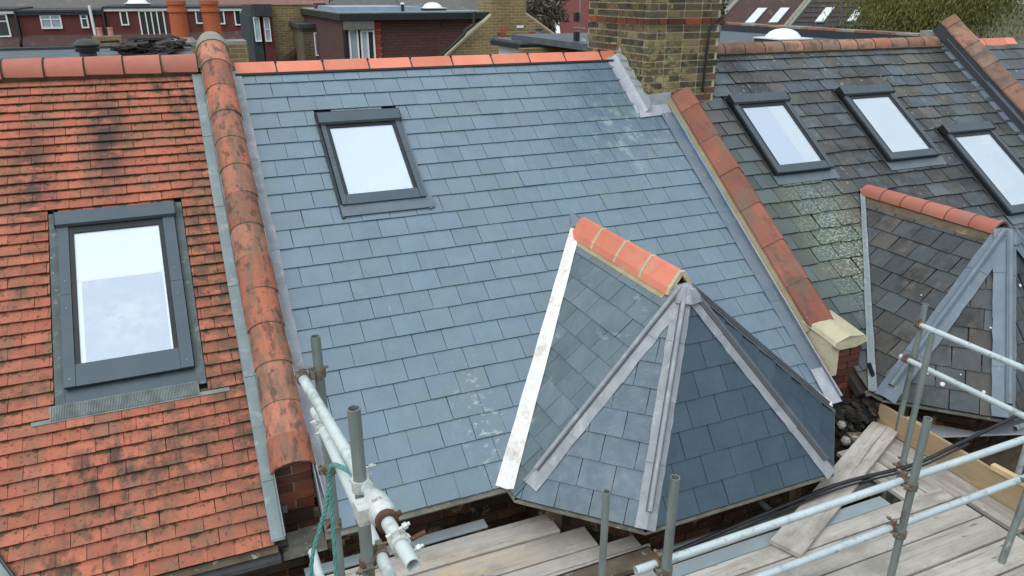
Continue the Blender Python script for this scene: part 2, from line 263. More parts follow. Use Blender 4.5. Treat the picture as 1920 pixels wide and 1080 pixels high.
reg('lilac_reflection', (.25, .29, .385), (.22, .26, .35), 2, .7, .3, bump=0, stains=(((.52, .58, .58), 5, .52, .66, (1, 1, 1), .35, .9),))  # lower panel behind the pane, with a pale cloud reflection in its colour
reg('blind_blue', (.61, .68, .76), (.57, .64, .72), 2, .7, .3, bump=0, stains=(((.50, .56, .62), 2.5, .5, .7, (1, 1, 1), .5),))
reg('curtain', (.62, .70, .68), (.5, .58, .57), 6, .8, .2, bump=0)

patch('lilac_reflection', (-.62, 5.75, 6.95), (.28, .30, .30), (.60, .64, .58), 9, .42, .58, .5)  # faint cloud and tree reflection painted into the lilac panel
patch('timber', (3.25, 2.86, 5.5), (.75, .28, .3), (.20, .19, .17), 4, .36, .48, .6)
patch('timber', (1.15, 3.85, 5.5), (.9, .25, .3), (.62, .45, .27), 5, .42, .56, .55)
patch('brick_stock', (4.9, 7.2, 8.3), (.5, .6, .55), (.44, .37, .15), 8, .50, .58, .75)
# ------------------------------------------------------------------ mesh helpers
class MB:
    def __init__(s): s.v = []; s.f = []; s.uv = []
    def add(s, vs, fs, uvs=None):
        o = len(s.v); s.v += [tuple(p) for p in vs]; s.f += [tuple(i + o for i in f) for f in fs]
        s.uv += [uvs[i] for f in fs for i in f] if uvs else [(0, .3)] * sum(len(f) for f in fs)
        return s
    def box(s, o, x=V((1, 0, 0)), y=V((0, 1, 0)), z=V((0, 0, 1))):
        o = V(o); P = [o, o + x, o + x + y, o + y]; P += [p + z for p in P]
        fs = [(3, 2, 1, 0), (4, 5, 6, 7), (0, 1, 5, 4), (1, 2, 6, 5), (2, 3, 7, 6), (3, 0, 4, 7)]
        if x.cross(y).dot(z) < 0: fs = [f[::-1] for f in fs]
        return s.add(P, fs)
    def aabb(s, x0, x1, y0, y1, z0, z1): return s.box((x0, y0, z0), V((x1 - x0, 0, 0)), V((0, y1 - y0, 0)), V((0, 0, z1 - z0)))
    def prism(s, pts, d, uvs=None):
        n = len(pts); P = [V(p) for p in pts]; Q = [p + d for p in P]
        nn = sum(((P[i] - P[0]).cross(P[(i + 1) % n] - P[0]) for i in range(1, n)), V()); fs = [tuple(range(n))[::-1], tuple(range(n, 2 * n))] + [(i, (i + 1) % n, n + (i + 1) % n, n + i) for i in range(n)]
        if nn.dot(d) < 0: fs = [f[::-1] for f in fs]
        return s.add(P + Q, fs, (list(uvs) * 2) if uvs else None)
    def tube(s, pts, r, n=12, hollow=0, cap=True, r2=None):
        pts = [V(p) for p in pts]; rings = []
        for rad in ([r, hollow] if hollow else [r]):
            prev = None
            for i, p in enumerate(pts):
                d = (pts[min(i + 1, len(pts) - 1)] - pts[max(i - 1, 0)]).normalized()
                a = (V((0, 0, 1)) if abs(d.z) < .9 else V((1, 0, 0))) if prev is None else prev
                b = (a - d * a.dot(d)).normalized(); c = d.cross(b); prev = b
                k = rad if r2 is None else rad + (r2 - r) * i / (len(pts) - 1)
                rings.append([p + (b * math.cos(t * 2 * math.pi / n) + c * math.sin(t * 2 * math.pi / n)) * k for t in range(n)])
        m = len(pts); vs = [p for R in rings for p in R]; fs = []
        for i in range(m - 1):
            for t in range(n):
                u = (t + 1) % n; fs.append((i * n + t, i * n + u, (i + 1) * n + u, (i + 1) * n + t))
                if hollow: o = m * n; fs.append((o + i * n + t, o + (i + 1) * n + t, o + (i + 1) * n + u, o + i * n + u))
        if hollow:
            o = m * n
            for t in range(n):
                u = (t + 1) % n; fs.append((u, t, o + t, o + u)); e = (m - 1) * n; fs.append((e + t, e + u, o + e + u, o + e + t))
        elif cap: fs += [tuple(range(n))[::-1], tuple(range((m - 1) * n, m * n))]
        return s.add(vs, fs)
    def lathe(s, o, prof, ax=V((0, 0, 1)), n=20):
        ax = ax.normalized(); a = (V((1, 0, 0)) if abs(ax.x) < .9 else V((0, 1, 0))); b = (a - ax * a.dot(ax)).normalized(); c = ax.cross(b); o = V(o)
        vs = [o + ax * h + (b * math.cos(t * 2 * math.pi / n) + c * math.sin(t * 2 * math.pi / n)) * r for r, h in prof for t in range(n)]
        fs = [(i * n + t, i * n + (t + 1) % n, (i + 1) * n + (t + 1) % n, (i + 1) * n + t) for i in range(len(prof) - 1) for t in range(n)]
        return s.add(vs, fs)
    def sweep(s, prof, M0, L, nseg=1, taper=None):
        """open/closed profile of (x,z) swept along local y by L, closed as a shell"""
        n = len(prof); vs = []
        for j in range(nseg + 1):
            k = taper(j / nseg) if taper else 1
            vs += [M0 @ V((x * k, L * j / nseg, z * k)) for x, z in prof]
        fs = [(j * n + i, j * n + (i + 1) % n, (j + 1) * n + (i + 1) % n, (j + 1) * n + i) for j in range(nseg) for i in range(n)]
        fs += [tuple(range(n))[::-1], tuple(range(nseg * n, nseg * n + n))]
        return s.add(vs, fs)
    def mesh(s, name, m, smooth=False):
        me = bpy.data.meshes.new(name); me.from_pydata(s.v, [], s.f)
        ul = me.uv_layers.new(name='UVMap'); ul.data.foreach_set('uv', [c for p in s.uv for c in p])
        me.materials.append(M[m] if isinstance(m, str) else m)
        if smooth: me.polygons.foreach_set('use_smooth', [True] * len(me.polygons)); me.set_sharp_from_angle(angle=math.radians(38))
        me.update(); return me
    def obj(s, name, m, parent=None, smooth=False, at=None): return put(name, s.mesh(name, m, smooth), parent)
WM = {}
def put(name, me, parent=None, Mx=None):
    o = bpy.data.objects.new(name, me); COL.objects.link(o); Mx = Mx or Matrix()
    WM[o.name] = Mx; o.parent = parent
    o.matrix_local = (WM[parent.name].inverted() @ Mx) if parent else Mx
    return o
def thing(name, label, cat, loc=(0, 0, 0), group=None, parent=None):
    o = bpy.data.objects.new(name, None); o.empty_display_size = .2; COL.objects.link(o)
    WM[o.name] = Matrix.Translation(V(loc)); o.matrix_local = WM[o.name]
    return tag(o, label, cat, group)
def tag(o, label, cat=None, group=None, kind=None):
    if label: o['label'] = label
    if cat: o['category'] = cat
    if group: o['group'] = group
    if kind: o['kind'] = kind
    return o
def part(name, parent, label=None):      # an Empty-like part that carries sub-parts
    o = bpy.data.objects.new(name, None); o.empty_display_size = .1; COL.objects.link(o); WM[o.name] = WM[parent.name].copy(); o.parent = parent
    if label: o['label'] = label
    return o
def frame(o, x, y, z):
    return Matrix(((x.x, y.x, z.x, o[0]), (x.y, y.y, z.y, o[1]), (x.z, y.z, z.z, o[2]), (0, 0, 0, 1)))
X1, Z1 = V((1, 0, 0)), V((0, 0, 1))
SU = V((0, math.cos(PITCH), math.sin(PITCH))); NR = V((0, -math.sin(PITCH), math.cos(PITCH)))
RO = CP - NR * 5.25
def rp(x, u, off=0.): return RO + X1 * x + SU * u + NR * off       # a point on the common roof plane of the terrace
def rz(y): return RO.z + (y - RO.y) / math.cos(PITCH) * math.sin(PITCH)
U_EAVES, U_RIDGE = 1.42, 6.07
def depth(p): return (V(p) - CP).dot(fw)
def in_view(p, mg=.06):
    d = V(p) - CP; z = d.dot(fw)
    if z < .1: return False
    return abs(d.dot(rt) / z * FPX) < 960 * (1 + mg) and abs(d.dot(up) / z * FPX) < 540 * (1 + mg)

def clip(poly, a, b):      # keep what lies to the left of a->b
    out = []
    for i in range(len(poly)):
        p, q = poly[i], poly[(i + 1) % len(poly)]
        sp = (b[0] - a[0]) * (p[1] - a[1]) - (b[1] - a[1]) * (p[0] - a[0]); sq = (b[0] - a[0]) * (q[1] - a[1]) - (b[1] - a[1]) * (q[0] - a[0])
        if sp >= 0: out.append(p)
        if (sp >= 0) != (sq >= 0): k = sp / (sp - sq); out.append((p[0] + (q[0] - p[0]) * k, p[1] + (q[1] - p[1]) * k))
    return out
def area(p): return abs(sum(p[i][0] * p[(i + 1) % len(p)][1] - p[(i + 1) % len(p)][0] * p[i][1] for i in range(len(p)))) / 2
def slate_mb(poly, w, expo, t, a, L, M0=None, uo=0.):
    mb = MB(); pts = [V((x, y, a * (1 - (y + uo) / L))) for x, y in poly]; uvs = [(x / w, (y + uo) / expo) for x, y in poly]
    d = V((0, 0, t))
    if M0 is not None: d = M0.to_3x3() @ d; pts = [M0 @ p for p in pts]
    return mb.prism(pts, d, uvs)
def slates(F, bound, w, expo, t, gap=.003, phase=0., u0=0., holes=(), jit=(.15, .001), variants=1, lift=.003, ragged=0., over=1.3):
    """F: frame matrix of the surface (x along the course, y up the slope, z out). bound: ccw convex polygon. Returns pieces."""
    L = expo * over; a = t * over + lift; out = []
    ys = [p[1] for p in bound]; xs = [p[0] for p in bound]; k = 0
    y = u0
    while y < max(ys):
        sh = phase + (w / 2 if k % 2 else 0); i0 = math.floor((min(xs) - sh) / w) - 1
        for i in range(i0, int((max(xs) - sh) / w) + 2):
            x0, x1 = sh + i * w + gap / 2, sh + (i + 1) * w - gap / 2
            dj = random.uniform(-1, 1) * jit[1]
            rect = [(x0, y), (x1, y), (x1, y + L), (x0, y + L)]
            if x1 < min(xs) or x0 > max(xs): continue
            if any(x0 > h[0] and x1 < h[1] and y > h[2] and y + expo < h[3] for h in holes): continue
            full = True
            for h in holes:
                if h[2] - expo * .3 < y < h[3] - expo * .3:
                    if x0 < h[0] < x1: x1 = h[0]; full = False
                    elif x0 < h[1] < x1: x0 = h[1]; full = False
            rect = [(x0, y), (x1, y), (x1, y + L), (x0, y + L)]; pl = rect
            if x1 - x0 < .012: continue
            for j in range(len(bound)):
                q = clip(pl, bound[j], bound[(j + 1) % len(bound)])
                if len(q) < 3: pl = None; break
                if abs(area(q) - area(pl)) > 1e-7: full = False
                pl = q
            if not pl or area(pl) < 8e-4: continue
            cx, cy = (x0 + x1) / 2, y
            loc = [(p[0] - cx, p[1] - cy) for p in pl]
            rot = Matrix.Rotation(math.radians(random.gauss(0, jit[0])), 4, 'Z')
            Mx = F @ Matrix.Translation((cx + dj * .5, cy + dj, random.uniform(0, .0014) * (1 + ragged * 40) + (.003 if random.random() < .06 else 0))) @ rot
            out.append(dict(poly=loc, full=full, M=Mx, w=w, expo=expo, t=t, a=a, L=L, var=random.randrange(variants), c=Mx @ V((0, expo / 2, 0)), ragged=ragged))
        y += expo; k += 1
    return out
_sm = {}
def chip(poly, r, seed):
    rr = random.Random(seed); (x0, y0), (x1, _), (_, y1) = poly[0], poly[1], poly[2]
    pts = [(x0, y0 + rr.uniform(0, r)), (x0 + rr.uniform(.2, 1) * r, y0 + rr.uniform(-.3, .1) * r)]
    for k in (.35, .65): pts.append((x0 + (x1 - x0) * k, y0 + rr.uniform(-.35, .25) * r))
    pts += [(x1 - rr.uniform(.2, 1) * r, y0 + rr.uniform(-.3, .1) * r), (x1, y0 + rr.uniform(0, 1) * r), (x1, y1), (x0, y1)]
    return pts
def lay(pieces, individual, name, parent, m, stuffname):
    ind = set(id(p) for p in individual); rest = MB(); nr = 0
    for p in pieces:
        poly = p['poly']
        if p['full'] and p['ragged']: poly = chip(poly, p['ragged'], p['var'])
        if id(p) in ind:
            key = (name, m, p['w'], p['var']) if p['full'] else None
            if key and key in _sm: me = _sm[key]
            else:
                me = slate_mb(poly, p['w'], p['expo'], p['t'], p['a'], p['L']).mesh(name, m)
                if key: _sm[key] = me
            put(name, me, parent, p['M'])
        else:
            b = slate_mb(poly, p['w'], p['expo'], p['t'], p['a'], p['L'], p['M']); rest.add(b.v, b.f); rest.uv[-len(b.uv):] = b.uv; nr += 1
    if nr: tag(rest.obj(stuffname, m, parent), None, kind='stuff')
def nearest(pieces, n):
    return sorted([p for p in pieces if in_view(p['c'])], key=lambda p: depth(p['c']))[:n]

def bricks(parent, O, ex, ez, wid, nrow, m, mm, n, thick=.1, bw=.225, bh=.075, poly=None, name='brick', odd=None, core=True, jit=.003, headers=False):
    """brick face with origin O, along ex, up ez, facing n; bricks proud of the recessed mortar"""
    O = V(O); out = 0
    for r in range(nrow):
        x = -(bw / 2 if r % 2 else 0); i = 0
        while x < wid - .01:
            w = bw * (.5 if headers and (i + r // 2) % 3 == 1 else 1)
            a, b = max(x, 0) + .005, min(x + w, wid) - .005; x += w; i += 1
            if b - a < .03: continue
            pl = [(a, r * bh + .005), (b, r * bh + .005), (b, (r + 1) * bh - .005), (a, (r + 1) * bh - .005)]
            if poly:
                for j in range(len(poly)):
                    pl = clip(pl, poly[j], poly[(j + 1) % len(poly)])
                    if len(pl) < 3: break
                if len(pl) < 3 or area(pl) < 5e-4: continue
            cx, cz = sum(p[0] for p in pl) / len(pl), sum(p[1] for p in pl) / len(pl)
            pr = random.uniform(0, jit)
            C0 = O + ex * cx + ez * cz + n * (.006 + pr)
            mat_ = odd(r, cx) if odd else m
            key = ('brick', mat_, round(b - a, 3), len(pl) == 4 and poly is None, thick)
            full = poly is None
            if full and key in _sm: me = _sm[key]
            else:
                mb = MB(); k = .002
                mb.prism([V((p[0] - cx, 0, p[1] - cz)) for p in pl], V((0, -thick, 0))); me = mb.mesh(name, mat_)
                if full: _sm[key] = me
            fr = frame(C0, ex, -n, ez) @ Matrix.Translation((0, thick, 0))
            put(name, me, parent, fr); out += 1
    return out

# ------------------------------------------------------------------ the setting: ground
tag(MB().aabb(-600, 600, -600, 900, -.05, 0).obj('ground', 'garden'), None, kind='structure')
tag(MB().aabb(-600, 600, -9, -2, 0, .004).obj('road', 'asphalt'), None, kind='structure')
tag(MB().aabb(-600, 600, -2, .6, 0, .12).obj('pavement', 'concrete'), None, kind='structure')

# ------------------------------------------------------------------ houses
XS = [-4.7, .34, 5.19, 10.3, 15.2]          # party wall centre lines
labels = ['end of the terrace house with the weathered red clay tile roof', 'middle terraced house newly roofed in smooth blue grey slate', 'terraced house with old mossy slate roof and three roof windows', 'far right terraced house with grey slates and bright red ridge']
H = []
for i in range(4):
    h = thing('terraced_house', labels[i], 'house', ((XS[i] + XS[i + 1]) / 2, 6, 0)); H.append(h)
    a, b = XS[i] + .12, XS[i + 1] - .12
    # deck under the covering, and the rear of the house
    MB().prism([rp(a, U_EAVES + .02, -.03), rp(b, U_EAVES + .02, -.03), rp(b, U_RIDGE - .03, -.03), rp(a, U_RIDGE - .03, -.03)], NR * -.07).obj('roof_deck', 'underlay', h)
    MB().aabb(a, b, 4.56, 4.74, 0, 5.75).obj('front_wall', 'wall_red', h)
    MB().aabb(a, b, 11.9, 12.1, 0, 5.6 if i in (1, 3) else 8.3).obj('rear_wall', 'wall_yellow', h)
    yr, zr = rp(0, U_RIDGE).y, rp(0, U_RIDGE).z
    if i in (1, 3):
        MB().prism([V((a, yr + .02, zr - .06)), V((b, yr + .02, zr - .06)), V((b, 12.3, 5.5)), V((a, 12.3, 5.5))], V((0, -.05, -.1))).obj('rear_roof', 'grey_roof', h)
left, mid, right, far = H

# red tile roof ------------------------------------------------
FR = frame(RO, X1, SU, NR)
hole_l = (-1.10, -.13, 2.60, 4.40)
bl = [(-4.4, U_EAVES), (.132, U_EAVES), (.132, 5.93), (-4.4, 5.93)]
pc = slates(FR, bl, .168, .1002, .0095, .0032, phase=-.948 % .168, u0=1.445, holes=[hole_l], jit=(.45, .0026), variants=5, lift=.016, ragged=.0)
lay(pc, nearest(pc, 300), 'roof_tile', left, 'clay_tile', 'distant_roof_tiles')
lg = MB()
lg.box(rp(.115, 1.46, .040), X1 * .085, SU * 4.46, NR * .004); lg.box(rp(.20, 1.46, .03), X1 * .006, SU * 4.46, NR * .08)
lg.obj('verge_flashing', 'verge_lead', left)
for k in range(11): MB().box(rp(.118 + random.uniform(-.004, .004), 1.47 + k * .405, .0445 + .003 * (k % 2)), X1 * .078, SU * .402, NR * .004).obj('lead_soaker', 'verge_lead', left)
# new slate roof ------------------------------------------------
hole_m = (1.135, 1.938, 4.08, 5.31)
bm = [(.47, U_EAVES), (4.98, U_EAVES), (4.98, 6.02), (.47, 6.02)]
PA = V((3.30, 4.35, 7.11)); RA = V((3.30, 0, 7.11)); RA.y = RO.y + (7.11 - RO.z) / math.tan(PITCH)
def uof(p): return (V(p) - RO).dot(SU)
u_top = uof(RA)
val = [(1.80, U_EAVES), (4.80, U_EAVES), (3.30, u_top)]      # where the bay roof stands on the main slope
def inside_tri(p, tri, m=0.):
    s = [((tri[(i + 1) % 3][0] - tri[i][0]) * (p[1] - tri[i][1]) - (tri[(i + 1) % 3][1] - tri[i][1]) * (p[0] - tri[i][0])) for i in range(3)]
    return all(v > m for v in s)
def main_field(xa, xb, cx, w, expo, ph, u0, holes, **kw):
    A, B, T = (cx - 1.5, U_EAVES), (cx + 1.5, U_EAVES), (cx, u_top)
    parts = []
    k = dict(w=w, expo=expo, phase=ph, u0=u0, holes=holes, **kw)
    st = random.getstate()
    parts += slates(FR, [(xa, U_EAVES), A, T, (xa, u_top)], **k)
    parts += slates(FR, [B, (xb, U_EAVES), (xb, u_top), T], **k)
    # upper part, rows above the bay apex: start at a course line
    n = math.ceil((u_top - u0) / expo); 
    up_ = slates(FR, [(xa, u_top), (xb, u_top), (xb, 6.0), (xa, 6.0)], **k)
    return parts + up_
def main_field2(xa, xb, cx, w, expo, ph, u0, holes, **kw):
    """each slate whole unless the valley of the bay cuts it"""
    out = []; n = int((u_top - u0) / expo)
    us = u0 + n * expo
    out += slates(FR, [(xa, us), (xb, us), (xb, 5.92), (xa, 5.92)], w=w, expo=expo, phase=ph + (w / 2 if n % 2 else 0), u0=us, holes=holes, **kw)
    for q in ([(xa, U_EAVES - .02), (cx - 1.5, U_EAVES - .02), (cx - .045, us + .06), (xa, us + .06)], [(cx + 1.5, U_EAVES - .02), (xb, U_EAVES - .02), (xb, us + .06), (cx + .045, us + .06)]):
        out += [p for p in slates(FR, q, w=w, expo=expo, phase=ph, u0=u0, holes=holes, **kw) if (p['M'] @ V((0, .0, 0)) - RO).dot(SU) < us - expo * .5]
    return out
pm = main_field2(.47, 4.98, 3.30, .249, .198, .923 % .249 - .1245 + .1245, 1.436, [hole_m], t=.005, gap=.0042, jit=(.2, .0018), variants=3, lift=.0080)

def face(a, b, p):
    a, b, p = V(a), V(b), V(p); ex = (b - a).normalized(); n = ex.cross(p - a).normalized(); eu = n.cross(ex)
    return frame(a, ex, eu, n), (b - a).length, ((p - a).dot(ex), (p - a).dot(eu))
def hip(parent, a, b, n1, n2, wd=(.1, .1), m='lead', roll=.02, segs=4, wav=.004, lift=.024, rm=None):
    """lead along a hip from foot a to apex b: wings dressed over both slopes, in lapped lengths, with a roll on top"""
    d = (b - a).normalized(); L = (b - a).length; nn = (n1 + n2).normalized()
    w1 = n1.cross(d); w1 = w1 if w1.dot(n2) < 0 else -w1
    w2 = n2.cross(d); w2 = w2 if w2.dot(n1) < 0 else -w2
    for k in range(segs):
        s0, s1 = L * k / segs, L * (k + 1) / segs + (.03 if k < segs - 1 else 0); mb = MB(); N = 6; rows = []
        for j in range(N + 1):
            p = a + d * (s0 + (s1 - s0) * j / N); e = lift + .003 * (1 - j / N) + .002 * (k % 2); r = lambda: random.uniform(-wav, wav)
            rows.append([p + w1 * (wd[0] + r()) + n1 * (e + r() * .5), p + w1 * wd[0] * .45 + n1 * (e + .003), p + nn * (e + .012), p + w2 * wd[1] * .45 + n2 * (e + .003), p + w2 * (wd[1] + r()) + n2 * (e + r() * .5)])
        top = [q for R_ in rows for q in R_]; bot = [q - nn * .004 for q in top]; m5 = 5; T = len(top)
        fs = []
        for j in range(N):
            for i in range(4):
                q = (j * m5 + i, j * m5 + i + 1, (j + 1) * m5 + i + 1, (j + 1) * m5 + i); fs += [q, tuple(T + x for x in q[::-1])]
            for i in (0, 4): fs.append((j * m5 + i, (j + 1) * m5 + i, T + (j + 1) * m5 + i, T + j * m5 + i))
        for j in (0, N): fs += [(j * m5 + i, j * m5 + i + 1, T + j * m5 + i + 1, T + j * m5 + i) for i in range(4)]
        mb.add(top + bot, fs).obj('hip_lead', m, parent, smooth=True)
    if roll:
        r0 = a + d * .12 + nn * (lift + .026); r1 = b - d * .03 + nn * (lift + .026)
        MB().tube([r0, r0 + (r1 - r0) * .33, r0 + (r1 - r0) * .66, r1], roll, 12).obj('hip_roll', rm or m, parent, smooth=True)
        MB().tube([r0 - nn * .016, r1 - nn * .016], roll * 1.35, 8).obj('roll_undercloak', 'lead_mid' if m == 'lead' else m, parent, smooth=True)  # on new lead a darker tone paints the shade line beneath the roll

def bay(house, cx, new):
    br = part('bay_roof', house)
    dx = cx - 3.30; q = lambda x, y, z=5.79: V((x + dx, y, z))
    A, B, Cc, D, E_, F_ = q(1.80, 4.24), q(1.80, 4.10), q(2.47, 3.44), q(4.13, 3.44), q(4.80, 4.10), q(4.80, 4.24)
    P = q(3.30, 4.35, 7.11); R_ = q(3.30, RA.y, 7.11)
    if new: ms = ['slate_cheek', 'slate_mid', 'slate_dark', 'slate_dark', 'slate_dark']; kw = dict(w=.25, expo=.198, t=.0055, gap=.005, jit=(.2, .0016), variants=3, lift=.006)  # one new slate; each face's colour carries how light falls on it
    else: ms = ['slate_bay_old'] * 5; kw = dict(w=.235, expo=.20, t=.007, gap=.010, jit=(.8, .004), variants=6, lift=.005, ragged=.008)
    res = []; norms = []
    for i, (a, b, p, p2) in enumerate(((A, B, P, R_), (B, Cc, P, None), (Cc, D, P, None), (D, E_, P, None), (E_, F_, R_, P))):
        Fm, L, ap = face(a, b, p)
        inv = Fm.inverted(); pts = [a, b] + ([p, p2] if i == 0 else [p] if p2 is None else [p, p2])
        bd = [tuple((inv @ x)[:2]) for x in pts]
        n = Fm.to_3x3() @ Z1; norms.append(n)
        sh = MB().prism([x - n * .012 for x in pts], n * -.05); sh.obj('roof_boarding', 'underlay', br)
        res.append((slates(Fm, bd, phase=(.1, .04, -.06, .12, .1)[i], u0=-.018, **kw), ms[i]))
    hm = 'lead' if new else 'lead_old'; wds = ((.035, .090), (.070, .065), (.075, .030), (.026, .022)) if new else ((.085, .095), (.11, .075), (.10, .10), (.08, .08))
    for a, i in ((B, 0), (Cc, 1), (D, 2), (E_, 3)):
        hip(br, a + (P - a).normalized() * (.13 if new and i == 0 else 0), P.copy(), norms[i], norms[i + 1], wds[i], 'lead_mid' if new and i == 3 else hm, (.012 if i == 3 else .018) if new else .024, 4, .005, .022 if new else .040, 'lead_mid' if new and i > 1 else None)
    # valleys where the bay meets the main slope
    for s, (a, r_) in ((0, (A, R_)), (4, (F_, R_))):
        n1, n2 = NR, norms[s]; d = (r_ - a).normalized(); L = (r_ - a).length
        w1 = n1.cross(d); w1 = w1 if w1.dot(X1) * (1 if s == 0 else -1) < 0 else -w1
        w2 = n2.cross(d); w2 = w2 if w2.dot(n1) > 0 else -w2
        if w2.dot(w1) > 0 and (w2 - w1).length < 1: pass
        m = 'valley_white' if (new) else 'verge_lead'
        N = 14; vs = []; wa, wb = ((.10, .075) if new else (.06, .06)); vl = 0. if new else .018
        for j in range(N + 1):
            p = a - d * .03 + d * (L * .985 + .03) * j / N; r = lambda: random.uniform(-.003, .003); tp = 1 - .25 * j / N
            vs += [p + w1 * (wa * tp + r()) + n1 * (.024 + vl), p + w1 * wa * tp * .7 + n1 * (.029 + vl + r()), p + (n1 + n2) * (.016 + vl * .6), p + w2 * wb * tp * .7 + n2 * (.026 + vl + r()), p + w2 * (wb * tp + r()) + n2 * (.022 + vl)]
        T = len(vs); al = vs + [x - (n1 + n2) * .004 for x in vs]; fs = []
        for j in range(N):
            for i in range(4): g = (j * 5 + i, j * 5 + i + 1, j * 5 + 6 + i, j * 5 + 5 + i); fs += [g, tuple(T + x for x in g[::-1])]
            for i in (0, 4): fs.append((j * 5 + i, j * 5 + 5 + i, T + j * 5 + 5 + i, T + j * 5 + i))
        fs += [(i, i + 1, T + i + 1, T + i) for i in range(4)]
        MB().add(al, fs).obj('valley_lining', m, br, smooth=True)
    # ridge tiles along the bay ridge
    L = (R_ - P).length; n = 4 if new else 6; tl = (L - .12) / n
    for k in range(n):
        y0 = P.y + .05 + k * tl
        Mx = frame(V((cx, y0, 7.11)), X1, V((0, 1, 0)), Z1)
        if new:
            w = .125; h0, h1 = .02, .105
            pr = [(-w, h0 - .09), (-w + .02, h0 - .035), (-.022, h1), (.022, h1), (w - .02, h0 - .035), (w, h0 - .09), (w - .018, h0 - .094), (0, h1 - .03), (-w + .018, h0 - .094)]
            MB().sweep(pr, Mx @ Matrix.Translation((0, .004, 0)), tl - .008).obj('ridge_tile', 'ridge_new', br)
            MB().sweep([(x * 1.0, z) for x, z in pr], Mx @ Matrix.Translation((0, -.016, .006)), .030).obj('ridge_joint', 'mortar_cream', br)
        else:
            pr = [(math.cos(t) * .105, math.sin(t) * .11 - .03) for t in [math.pi * j / 10 for j in range(11)]]; pr += [(x * .86, z * .86 - .004) for x, z in pr[::-1]]
            MB().sweep(pr, Mx @ Matrix.Translation((0, -.006, 0)), tl + .004, 1, lambda s: .96 + .05 * (1 - s)).obj('ridge_tile', 'ridge_clay', br, smooth=True)
            MB().sweep([(x * 1.03, z * 1.03) for x, z in pr], Mx @ Matrix.Translation((0, -.010, 0)), .008).obj('ridge_joint', 'mortar_dark', br, smooth=True)
    for s in (-1, 1):      # bedding mortar below the tiles
        n_ = norms[0 if s < 0 else 4]
        MB().box(V((cx + s * .055, P.y + .08, 7.11 - .055 * .887 + .002)), V((s * .072, 0, -.078)), V((0, L - .14, 0)), n_ * .030).obj('bedding_mortar', 'mortar_yellow' if new else 'mortar_dark', br)
    # saddles
    MB().lathe(P + V((0, -.02, -.02)), [(.135, -.065), (.11, -.02), (.07, .025), (.028, .05), (0, .055)], n=7).obj('apex_saddle', hm, br)
    if new: MB().add([rp(cx - .10, u_top - .02, .03), rp(cx + .15, u_top - .03, .03), rp(cx - .03, u_top + .19, .012), V((cx, RA.y - .12, 7.17)), rp(cx - .11, u_top - .05, -.02), rp(cx + .16, u_top - .06, -.02)], [(0, 3, 2), (3, 1, 2), (0, 2, 4), (1, 5, 2), (0, 4, 5, 1), (0, 1, 3)]).obj('ridge_saddle', 'lead_old', br)
    # drip edge and the walls of the bay
    pts = [A, B, Cc, D, E_, F_]
    for i_, (a, b, nn) in enumerate(zip(pts, pts[1:], norms)):
        d = (b - a).normalized(); o = V((nn.x, nn.y, 0)).normalized()
        MB().box(a - d * .01 + o * -.012 + Z1 * -.028, (b - a) + d * .02, o * .032, Z1 * .020).obj('drip_edge', 'grey_drip', br)
        
        # wall below with bricks
        w0 = a - o * .27; w0.z = 0; k_ = .11 if i_ in (1, 2, 3) else 0; w0 += d * k_
        wl_ = (b - a).length - 2 * k_; MB().box(w0 - o * .21, d * wl_, o * .2, Z1 * 5.75).obj('bay_wall', 'mortar_dark', house)
        if (b - a).length > .3: bricks(house, w0 + Z1 * 5.15 - o * .006, d, Z1, wl_, 8, 'brick_dark', None, o, thick=.06, jit=.014)
    if not new:
        dp = MB(); rr = random.Random(4)
        for k in range(18):
            Fm, L, ap = face(*[((A, B, R_), (B, Cc, P), (Cc, D, P))[k % 3][q_] for q_ in range(3)])
            u_, v_ = rr.random(), rr.random() ** 1.2 * .8
            if k % 3 == 0: x_, y_ = -rr.random() * 1.6 * v_ , v_ * 1.9; x_ = -(.1 + rr.random() * 1.3); y_ = .25 + rr.random() * 1.2
            else: x_, y_ = ap[0] * v_ + L * (1 - v_) * u_, ap[1] * v_
            r_ = rr.choice((.008, .011, .016, .022)); dp.lathe(Fm @ V((x_, y_, .030)), [(r_, 0), (r_ * .7, .004), (0, .005)], Fm.to_3x3() @ Z1, 7)
        tag(dp.obj('droppings', 'white_paint', br), None, kind='stuff')
    return res
def use_bay(house, main, bayres, n, mmain, stuff):
    allp = main + [p for L_, _ in bayres for p in L_]; ids = nearest(allp, n)
    lay(main, ids, 'slate', house, mmain, stuff)
    br = [c for c in house.children if c.name.startswith('bay_roof')][0]
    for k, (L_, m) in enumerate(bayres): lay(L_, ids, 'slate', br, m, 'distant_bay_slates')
use_bay(mid, pm, bay(mid, 3.30, True), 300, 'slate', 'distant_slates')
holes_r = [(5.81, 6.65, 3.88, 5.16), (7.50, 8.37, 3.90, 5.18), (8.67, 9.55, 2.93, 4.41)]
pr_ = main_field2(5.36, 10.12, 6.91, .284, .200, .17, 1.43, holes_r, t=.008, gap=.011, jit=(1.0, .007), variants=7, lift=.012, ragged=.016)
use_bay(right, pr_, bay(right, 6.91, False), 300, 'slate_old', 'distant_slates')
pf = slates(FR, [(10.45, U_EAVES), (15, U_EAVES), (15, 6.02), (10.45, 6.02)], .285, .21, .009, .007, .1, 1.43, jit=(.8, .006), variants=5, lift=.006, ragged=.015)
lay(pf, nearest(pf, 120), 'slate', far, 'slate_old', 'distant_slates')

